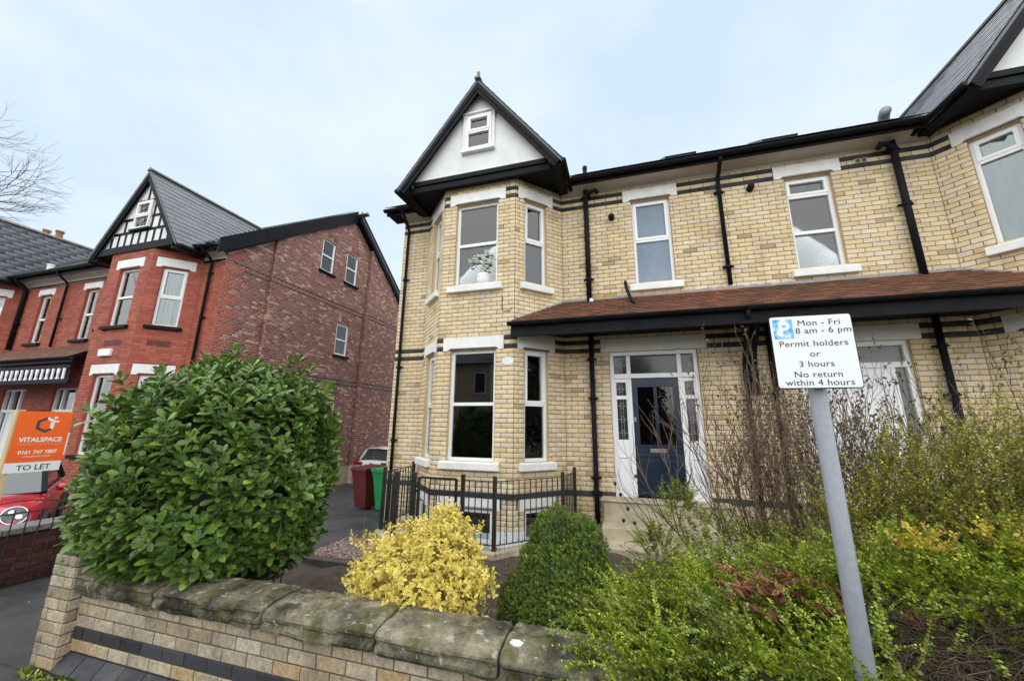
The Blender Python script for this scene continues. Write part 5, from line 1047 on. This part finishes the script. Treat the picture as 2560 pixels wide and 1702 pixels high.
def shrub(t, lobes, dens, m, length, pitch, leaf, sag, dirf, core=DK, stemm=None, stemfrac=.5, corek=.84, name='foliage', zmin=-.5, flt=None, under=2600):
    Ra, Oa, La = [], [], []
    for c, r in lobes:
        n = int(dens * 4.2 * (r[0] * r[1] + r[1] * r[2] + r[0] * r[2]) / 3 * 3); P, nn = surf(c, r, n, 2.2, .20, zmin, c[0] * 3)
        ok = np.ones(len(P), bool)
        for c2, r2_ in lobes:
            if c2 is c: continue
            ok &= (((P - np.array(c2)) / (np.array(r2_) * .88)) ** 2).sum(1) > 1
        v = unitv(np.array(CAMP) - P); ok &= ((nn * v).sum(1) > -.35)
        if flt is not None: ok &= flt(P)
        P, nn = P[ok], nn[ok]; P = P - nn * rng.uniform(.02, .10, (len(P), 1)); D = dirf(P, nn)
        if len(P): a, o_, l = sprays(P, D, length, pitch, leaf, sag); Ra.append(a); Oa.append(o_); La += l
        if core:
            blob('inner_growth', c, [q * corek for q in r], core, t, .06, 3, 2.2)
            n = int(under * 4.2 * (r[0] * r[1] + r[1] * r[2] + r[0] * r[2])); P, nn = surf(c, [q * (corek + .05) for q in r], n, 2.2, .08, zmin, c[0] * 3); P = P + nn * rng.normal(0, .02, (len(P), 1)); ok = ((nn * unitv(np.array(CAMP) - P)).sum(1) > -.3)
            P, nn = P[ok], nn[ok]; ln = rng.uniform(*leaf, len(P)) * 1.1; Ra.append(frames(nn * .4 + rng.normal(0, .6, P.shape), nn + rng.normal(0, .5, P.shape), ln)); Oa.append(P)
    V, F, E = place(ST, np.concatenate(Ra), np.concatenate(Oa)); o = bpy.data.objects.new(name, npmesh(name, V, F, m)); link(o, t); tag(o, kind='stuff')
    if stemm: k = int(len(La) * stemfrac); random.shuffle(La); twigs_mesh('stems', La[:k], stemm, t, 3)
LG = leafmat('box_honeysuckle_leaf', [(0, (.08, .135, .014)), (.35, (.15, .22, .018)), (.7, (.24, .31, .024)), (.92, (.38, .42, .035)), (1, (.54, .51, .05))], rough=.38, trans=.25, nvar=.5)  # coarse light and dark clumps in the colour stand for shadows between sprays
lobesA = [((-.04, 2.58, .44), (.36, .40, .34)), ((.20, 2.26, .38), (.40, .36, .42)), ((.60, 2.12, .52), (.42, .34, .42)), ((.50, 2.70, .52), (.55, .45, .38)), ((.22, 3.10, .42), (.42, .5, .34)), ((.75, 3.40, .50), (.6, .6, .36)), ((1.15, 2.75, .66), (.5, .5, .40)), ((1.50, 2.70, .74), (.6, .5, .42)), ((1.35, 3.3, .62), (.6, .6, .36)), ((2.05, 2.75, .76), (.55, .55, .50)), ((2.3, 3.2, .66), (.7, .6, .45)), ((.90, 2.02, .60), (.24, .22, .34))]
hd = thing('honeysuckle_hedge', 'spreading bright green small-leaved hedge spilling over the garden wall', 'hedge', (.8, 2.6, 0))
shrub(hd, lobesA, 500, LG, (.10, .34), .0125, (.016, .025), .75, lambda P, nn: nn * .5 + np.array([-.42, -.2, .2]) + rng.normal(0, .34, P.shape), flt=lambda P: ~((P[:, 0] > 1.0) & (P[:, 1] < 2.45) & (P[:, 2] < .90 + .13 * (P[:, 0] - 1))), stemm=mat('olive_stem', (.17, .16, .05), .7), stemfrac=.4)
OL = leafmat('olive_leaf', [(0, (.08, .105, .016)), (.4, (.16, .185, .024)), (.7, (.29, .28, .034)), (.88, (.48, .42, .05)), (1, (.66, .53, .065))], rough=.45, trans=.2, nvar=.35)
os_ = thing('olive_shrub', 'tall twiggy olive green shrub with yellowing sprays behind the grey sign pole', 'shrub', (2.6, 3.6, 0))
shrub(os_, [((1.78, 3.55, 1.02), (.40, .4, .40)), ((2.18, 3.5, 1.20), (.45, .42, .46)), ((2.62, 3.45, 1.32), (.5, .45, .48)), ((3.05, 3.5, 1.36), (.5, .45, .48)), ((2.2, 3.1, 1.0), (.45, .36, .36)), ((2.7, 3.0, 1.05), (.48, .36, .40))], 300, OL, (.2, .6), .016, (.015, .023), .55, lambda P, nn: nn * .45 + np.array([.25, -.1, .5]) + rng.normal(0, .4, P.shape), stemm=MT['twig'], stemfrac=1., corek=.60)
YG = leafmat('golden_leaf', [(0, (.25, .26, .03)), (.5, (.48, .38, .04)), (1, (.68, .50, .07))], rough=.45, trans=.2)
ge = thing('golden_shrub', 'small golden leaved shrub poking through the hedge behind the sign pole', 'shrub', (1.75, 2.95, 0)); shrub(ge, [((1.50, 2.72, 1.24), (.16, .12, .10)), ((1.86, 2.72, 1.30), (.12, .10, .09))], 420, YG, (.05, .12), .016, (.020, .030), .3, lambda P, nn: nn + np.array([0, 0, .4]) + rng.normal(0, .3, P.shape), core=None, stemm=MT['twig'])
# bare tangled stems low in the hedge
bt = thing('bare_hedge_stems', 'tangle of bare brown stems at the bottom of the hedge beside the pole', 'shrub', (1.6, 2.1, 0)); ln_ = []
for i in range(3200):
    p = np.array([rng.uniform(.97, 2.3), rng.uniform(2.05, 2.42), rng.uniform(.45, 1.16)]); p[2] = min(p[2], .92 + .16 * (p[0] - .97) + .3 * (p[1] - 2.05)); p[2] -= .12 * (2.6 - p[0]) / 1.6 * .0; d = unitv(np.array([rng.normal(.4, .7), rng.normal(-.05, .4), rng.normal(.15, .6)])); L_ = rng.uniform(.08, .30); q = [p + d * L_ * s_ + np.array([0, 0, -.10 * s_ * s_]) + rng.normal(0, .008, 3) for s_ in (0, .35, .7, 1)]; ln_.append((np.array(q), np.array([.0022, .0018, .0014, .0008])))
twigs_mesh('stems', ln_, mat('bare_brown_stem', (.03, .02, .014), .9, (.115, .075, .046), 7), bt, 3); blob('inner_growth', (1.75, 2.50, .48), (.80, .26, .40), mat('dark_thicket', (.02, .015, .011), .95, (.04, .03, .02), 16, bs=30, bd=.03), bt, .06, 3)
rng = np.random.default_rng(33)
# branching bare shrubs
def branch(lines, tips, p, d, L_, r, depth, spread, kink, nb, up_=.15, taper=.62):
    K = 5; pts = [p]; q = p.copy(); dd = d
    for k in range(K): dd = unitv(dd + rng.normal(0, kink, 3) + np.array([0, 0, up_ / K])); q = q + dd * L_ / K; pts.append(q.copy())
    lines.append((np.array(pts), np.linspace(r, r * taper, K + 1)))
    if depth == 0: tips.append((q, dd)); return
    for i in range(nb):
        k = rng.integers(2, K + 1) if i else K; s_ = unitv(np.cross(dd, rng.normal(size=3))); branch(lines, tips, pts[k], unitv(dd + s_ * spread * rng.uniform(.6, 1.3)), L_ * rng.uniform(.55, .85), r * taper, depth - 1, spread, kink, nb, up_, taper)
def bare_shrub(name, label, base, stems, L_, r, depth, spread, kink, nb, lean, m, leafm=None, leaf=(.02, .035), per=2, up_=.3, rad=.12):
    t = thing(name, label, 'shrub', tuple(base)); lines, tips = [], []
    for i in range(stems):
        a = rng.uniform(0, 6.28); p = np.array(base) + np.array([math.cos(a), math.sin(a), 0]) * rng.uniform(0, rad); d = unitv(np.array([math.cos(a) * .35, math.sin(a) * .3, 1.]) + np.array(lean) + rng.normal(0, .12, 3)); branch(lines, tips, p, d, L_ * rng.uniform(.75, 1.15), r * rng.uniform(.7, 1.1), depth, spread, kink, nb, up_)
    twigs_mesh('stems', lines, m, t, 4)
    if leafm:
        O, D = [], []
        for q, dd in tips:
            for j in range(per): O.append(q - dd * rng.uniform(0, .12)); D.append(unitv(dd + rng.normal(0, .6, 3)))
        O, D = np.array(O), np.array(D); ln = rng.uniform(*leaf, len(O)); V, F, E = place((ET[0], ET[1], ET[2]), frames(D, rng.normal(size=D.shape), ln, ln), O); o = bpy.data.objects.new('foliage', npmesh('foliage', V, F, leafm, smooth=True)); link(o, t); tag(o, kind='stuff')
    return t
DRY = leafmat('withered_leaf', [(0, (.05, .025, .018)), (.5, (.10, .055, .035)), (.85, (.13, .12, .05)), (1, (.16, .18, .06))], rough=.7, trans=.1)
bare_shrub('bare_shrub', 'bare brown twiggy shrub reaching across the navy front door', (.98, 4.25, .1), 5, .95, .013, 3, .5, .10, 3, (-.30, 0, 0), MT['twig'], None, up_=.3)
bare_shrub('withered_shrub', 'dense upright withered shrub with dark dry leaves between the two doors', (1.62, 4.5, .1), 40, .92, .008, 3, .34, .10, 3, (.02, 0, 0), MT['twig'], DRY, (.018, .04), 4, .6, .36)
bare_shrub('withered_shrub', 'withered twiggy shrub with dry leaves directly behind the sign pole', (2.40, 4.5, .1), 26, .84, .008, 3, .36, .11, 3, (.06, 0, 0), MT['twig'], DRY, (.018, .04), 4, .6, .36)
sh = bare_shrub('seedhead_shrub', 'sparse dark twigs with round seed heads in front of the white door side panel', (.62, 5.3, .1), 4, .75, .008, 2, .55, .16, 2, (-.75, 0, -.3), mat('dark_twig', (.04, .03, .026), .8), None, up_=.55)
k = MB()
for x, z in ((-.16, 1.15), (-.1, 1.02), (-.02, .86), (.1, 1.25), (-.08, .72), (.05, .70), (.2, 1.05)): k.lathe((x, 5.25, z), [(.004, -.03), (.018, -.015), (.024, .0), (.018, .016), (.004, .022)], 7)
k.build('seed_head', bpy.data.materials['dark_twig'], sh)
bare_shrub('seedling_twigs', 'slender dead brown stems standing between the yellow bush and the conifer', (-.98, 3.15, .1), 7, .42, .0045, 2, .3, .08, 3, (0, 0, .5), MT['twig'], DRY, (.012, .02), 3, .3, .10)
gr = thing('leafy_shrub', 'small light green leafy shrub below the front door', 'shrub', (.55, 4.9, .1)); shrub(gr, [((.48, 4.5, .98), (.19, .17, .25)), ((.72, 4.4, .82), (.24, .2, .22)), ((1.15, 4.2, .78), (.28, .22, .2)), ((.25, 4.5, .62), (.22, .2, .2))], 420, LG, (.10, .26), .018, (.016, .026), .2, lambda P, nn: nn * .6 + np.array([-.1, 0, .5]) + rng.normal(0, .4, P.shape), core=None, stemm=MT['twig'])
# rusty fern
fn = thing('withered_fern', 'rusty brown withered fern fronds in the hedge beside the pole', 'fern', (.80, 2.55, .4)); ln_ = []; Rs, Os = [], []
FT = (np.array([(0, 0, 0), (.17, .4, .03), (0, 1, -.12), (-.17, .4, .03)], float), np.array([(0, 1, 2, 3)]), np.zeros(4))
for i in range(20):
    a = rng.uniform(0, 6.28); base = np.array([.74 if i % 3 else .98, 2.52, 1.0]) + rng.normal(0, .05, 3) * np.array([2.2, 1.6, .6]); d = unitv(np.array([math.cos(a), math.sin(a) * .6 - .2, rng.uniform(.3, 1.1)])); L_ = rng.uniform(.16, .34); q = [base + d * L_ * s_ + np.array([0, 0, -.34 * L_ * s_ * s_]) for s_ in np.linspace(0, 1, 9)]; ln_.append((np.array(q), np.linspace(.002, .0007, 9)))
    for k in range(1, 26):
        f_ = k / 26 * 8; j = int(f_); o_ = q[j] + (q[min(j + 1, 8)] - q[j]) * (f_ - j); dd = unitv(q[min(j + 1, 8)] - q[j - 1 if j else 0]); sd_ = unitv(np.cross(dd, np.array([0, 0, 1.])))
        for s_ in (-1, 1): Rs.append((unitv(sd_ * s_ + dd * .4 + np.array([0, 0, rng.normal(-.3, .3)])), .055 * math.sin(math.pi * (k / 26) ** .7) + .008)); Os.append(o_)
D = np.array([q[0] for q in Rs]); ln = np.array([q[1] for q in Rs]); V, F, E = place(FT, frames(D, rng.normal(size=D.shape) * .5 + np.array([0, 0, 1.]), ln, ln), np.array(Os)); o = bpy.data.objects.new('fronds', npmesh('fronds', V, F, leafmat('rusty_frond', [(0, (.05, .020, .010)), (.5, (.14, .050, .018)), (.8, (.24, .10, .03)), (1, (.34, .18, .06))], rough=.7, trans=.2))); link(o, fn); tag(o, kind='stuff'); twigs_mesh('stems', ln_, mat('fern_stem', (.22, .11, .045), .8), fn)
# ================================================================== trees
def tree(name, label, base, h, lean, limbs, aim, m=MT['bark']):
    t = thing(name, label, 'tree', base); lines, tips = [], []; b0 = np.array(base, float); K = 8; pts = [b0 + np.array([lean[0] * s_, lean[1] * s_, h * s_]) for s_ in np.linspace(0, 1, K)]; tr = []
    twigs_mesh('trunk', [(np.array(pts), np.linspace(.20, .07, K))], m, t, 10)
    for i in range(limbs):
        f_ = rng.uniform(.70, .95); p = b0 + np.array([lean[0] * f_, lean[1] * f_, h * f_]); a = rng.uniform(0, 6.28); d = unitv(np.array([math.cos(a), math.sin(a), .22]) + np.array(aim) * rng.uniform(0, 1)); branch(lines, tips, p, d, 1.7 * (1.25 - f_ * .6), .05 * (1.3 - f_), 4, .5, .10, 3, .10, .6)
    twigs_mesh('crown', lines, m, t, 4); return t
rng = np.random.default_rng(21)
tree('street_tree', 'bare leafless tree reaching in from beyond the red house porch', (-20.0, 4.2, 0), 11.0, (.2, 0), 16, (.75, .1, .05))
# across the street, seen in the ground floor panes
oh = thing('brick_house', 'plain buff brick house across the street mirrored in the ground floor panes', 'house', (-16, -16, 0)); b = MB(); b.box(-24, -10.2, -22, -15, -.2, 6.8); ow = b.build('wall', mat('far_buff_brick', (.42, .34, .23), .9, (.52, .42, .29), 3), oh)
b = MB(); b.prism([(-24.2, -14.6, 6.75), (-24.2, -22.4, 6.75), (-24.2, -18.5, 10.2)], (14.2, 0, 0)); b.build('roof', MT['slate'], oh)
for x in (-11.6, -14.2, -17.2, -20.2):
    for z in (1.1, 4.3): w_ = MB().box(x, x + 1.0, -15.0, -14.95, z, z + 1.7).build('window', MT['upvc'], oh); MB().box(x + .08, x + .92, -14.955, -14.935, z + .08, z + 1.62).build('pane', MT['navy'], w_)
tree('street_tree', 'bare tree across the street mirrored in the bay window', (-8.2, -13.5, 0), 9, (.1, 0), 14, (0, 0, .2))
for nm, base, lab in (('evergreen_tree', (15.5, 3.6, 0), 'dark evergreen tree along the street mirrored in the canted bay pane'), ('evergreen_tree', (1.0, -15.0, 0), 'broad dark evergreen across the street mirrored in the door panes')):
    t = thing(nm, lab, 'tree', base); MB().tube([base, (base[0], base[1], 3)], [.2, .1], 8).build('trunk', MT['bark'], t); Rs, Os = [], []
    for c, r, n in (((0, 0, 2.2), (2.0, 2.0, 1.8), 2600), ((.2, 0, 4.2), (1.5, 1.5, 1.8), 1700), ((0, .1, 5.8), (.9, .9, 1.3), 800)):
        P, nn = surf((base[0] + c[0], base[1] + c[1], c[2]), r, n, 2, .15, -.95, 2); P = P + nn * rng.normal(0, .15, (len(P), 1)); ln = rng.uniform(.18, .34, len(P)); Rs.append(frames(nn + rng.normal(0, .5, nn.shape), nn + rng.normal(0, .6, nn.shape), ln)); Os.append(P); blob('inner_growth', (base[0] + c[0], base[1] + c[1], c[2]), [q * .85 for q in r], DK, t, .08, 3)
    V, F, E = place(ET, np.concatenate(Rs), np.concatenate(Os)); o = bpy.data.objects.new('crown', npmesh('crown', V, F, leafmat('evergreen_leaf', [(0, (.02, .045, .015)), (1, (.05, .09, .025))], trans=.1))); link(o, t)
# ================================================================== things on the window boards
def vase(base, s, label):
    t = thing('flower_vase', label, 'vase', base); MB().lathe(base, [(.09 * s, 0), (.13 * s, .04 * s), (.15 * s, .12 * s), (.14 * s, .20 * s), (.15 * s, .23 * s)], 14).build('vase', MT['white'], t, smooth=True); P, nn = surf((base[0], base[1], base[2] + .44 * s), (.26 * s, .15 * s, .21 * s), 220, 2, .2); ln = rng.uniform(.02, .03, len(P)) * s
    b = MB()
    for p in P[:190]: b.lathe(p - np.array([0, 0, .02]), [(.006, 0), (.034 * s, .014), (.036 * s, .03), (.008, .044)], 7)
    b.build('flower', mat('white_petal', (.62, .62, .57), .8), t, smooth=True); V, F, E = place(ET, frames(nn, rng.normal(size=nn.shape), ln * 1.4), P); o = bpy.data.objects.new('leaves', npmesh('leaves', V, F, DRY)); link(o, t); tag(o, kind='stuff')
vase((-2.62, 6.80, 4.62), 1.15, 'white vase of pale flowers behind the first floor bay window')
vase((3.62, 7.62, 4.62), .5, 'small pale flower pot behind the first floor window under the downpipe')
for x, lab in ((-3.02, 'small picture frame behind the first floor bay window left of the flowers'),): t = MB(); t.box(x, x + .12, 6.84, 6.855, 4.625, 4.76); t.build('picture_frame', MT['upvc'], label=lab, cat='frame')
# weeds at the foot of the wall
wd = thing('weed_tuft', 'small green weeds growing at the foot of the brick pillar', 'weed', (-4.2, 2.12, 0)); n = 90; P = np.stack([rng.uniform(-4.5, -3.7, n), rng.uniform(2.10, 2.18, n), np.zeros(n)], 1); D = unitv(rng.normal(0, .5, (n, 3)) + np.array([0, -.2, 1.])); ln = rng.uniform(.02, .06, n)
V, F, E = place(ET, frames(D, rng.normal(size=D.shape), ln), P); o = bpy.data.objects.new('leaves', npmesh('leaves', V, F, LG)); link(o, wd); tag(o, kind='stuff')
n = 420; P = np.stack([rng.uniform(-6.8, -1.2, n), rng.uniform(2.5, 8.5, n), np.zeros(n)], 1); P = P[(P[:, 0] < -4.4) | (P[:, 1] < 4.5)]; P = P[rng.uniform(size=len(P)) < np.where(P[:, 0] < -4.4, .45, 1.)]
P[:, 2] = [gz(x_, y_) + .008 if x_ < -4.35 else .09 for x_, y_, _ in P]; D = unitv(rng.normal(0, 1, P.shape) * np.array([1, 1, .15])); ln = rng.uniform(.03, .07, len(P)); V, F, E = place(ET, frames(D, rng.normal(0, .35, D.shape) + np.array([0, 0, 1.]), ln), P)
o = bpy.data.objects.new('fallen_leaves', npmesh('fallen_leaves', V, F, leafmat('fallen_leaf', [(0, (.06, .035, .02)), (.5, (.14, .08, .035)), (1, (.26, .16, .06))], rough=.8, trans=0), smooth=True)); C.objects.link(o); tag(o, 'brown fallen leaves scattered over the driveway and garden soil', 'leaves', kind='stuff')
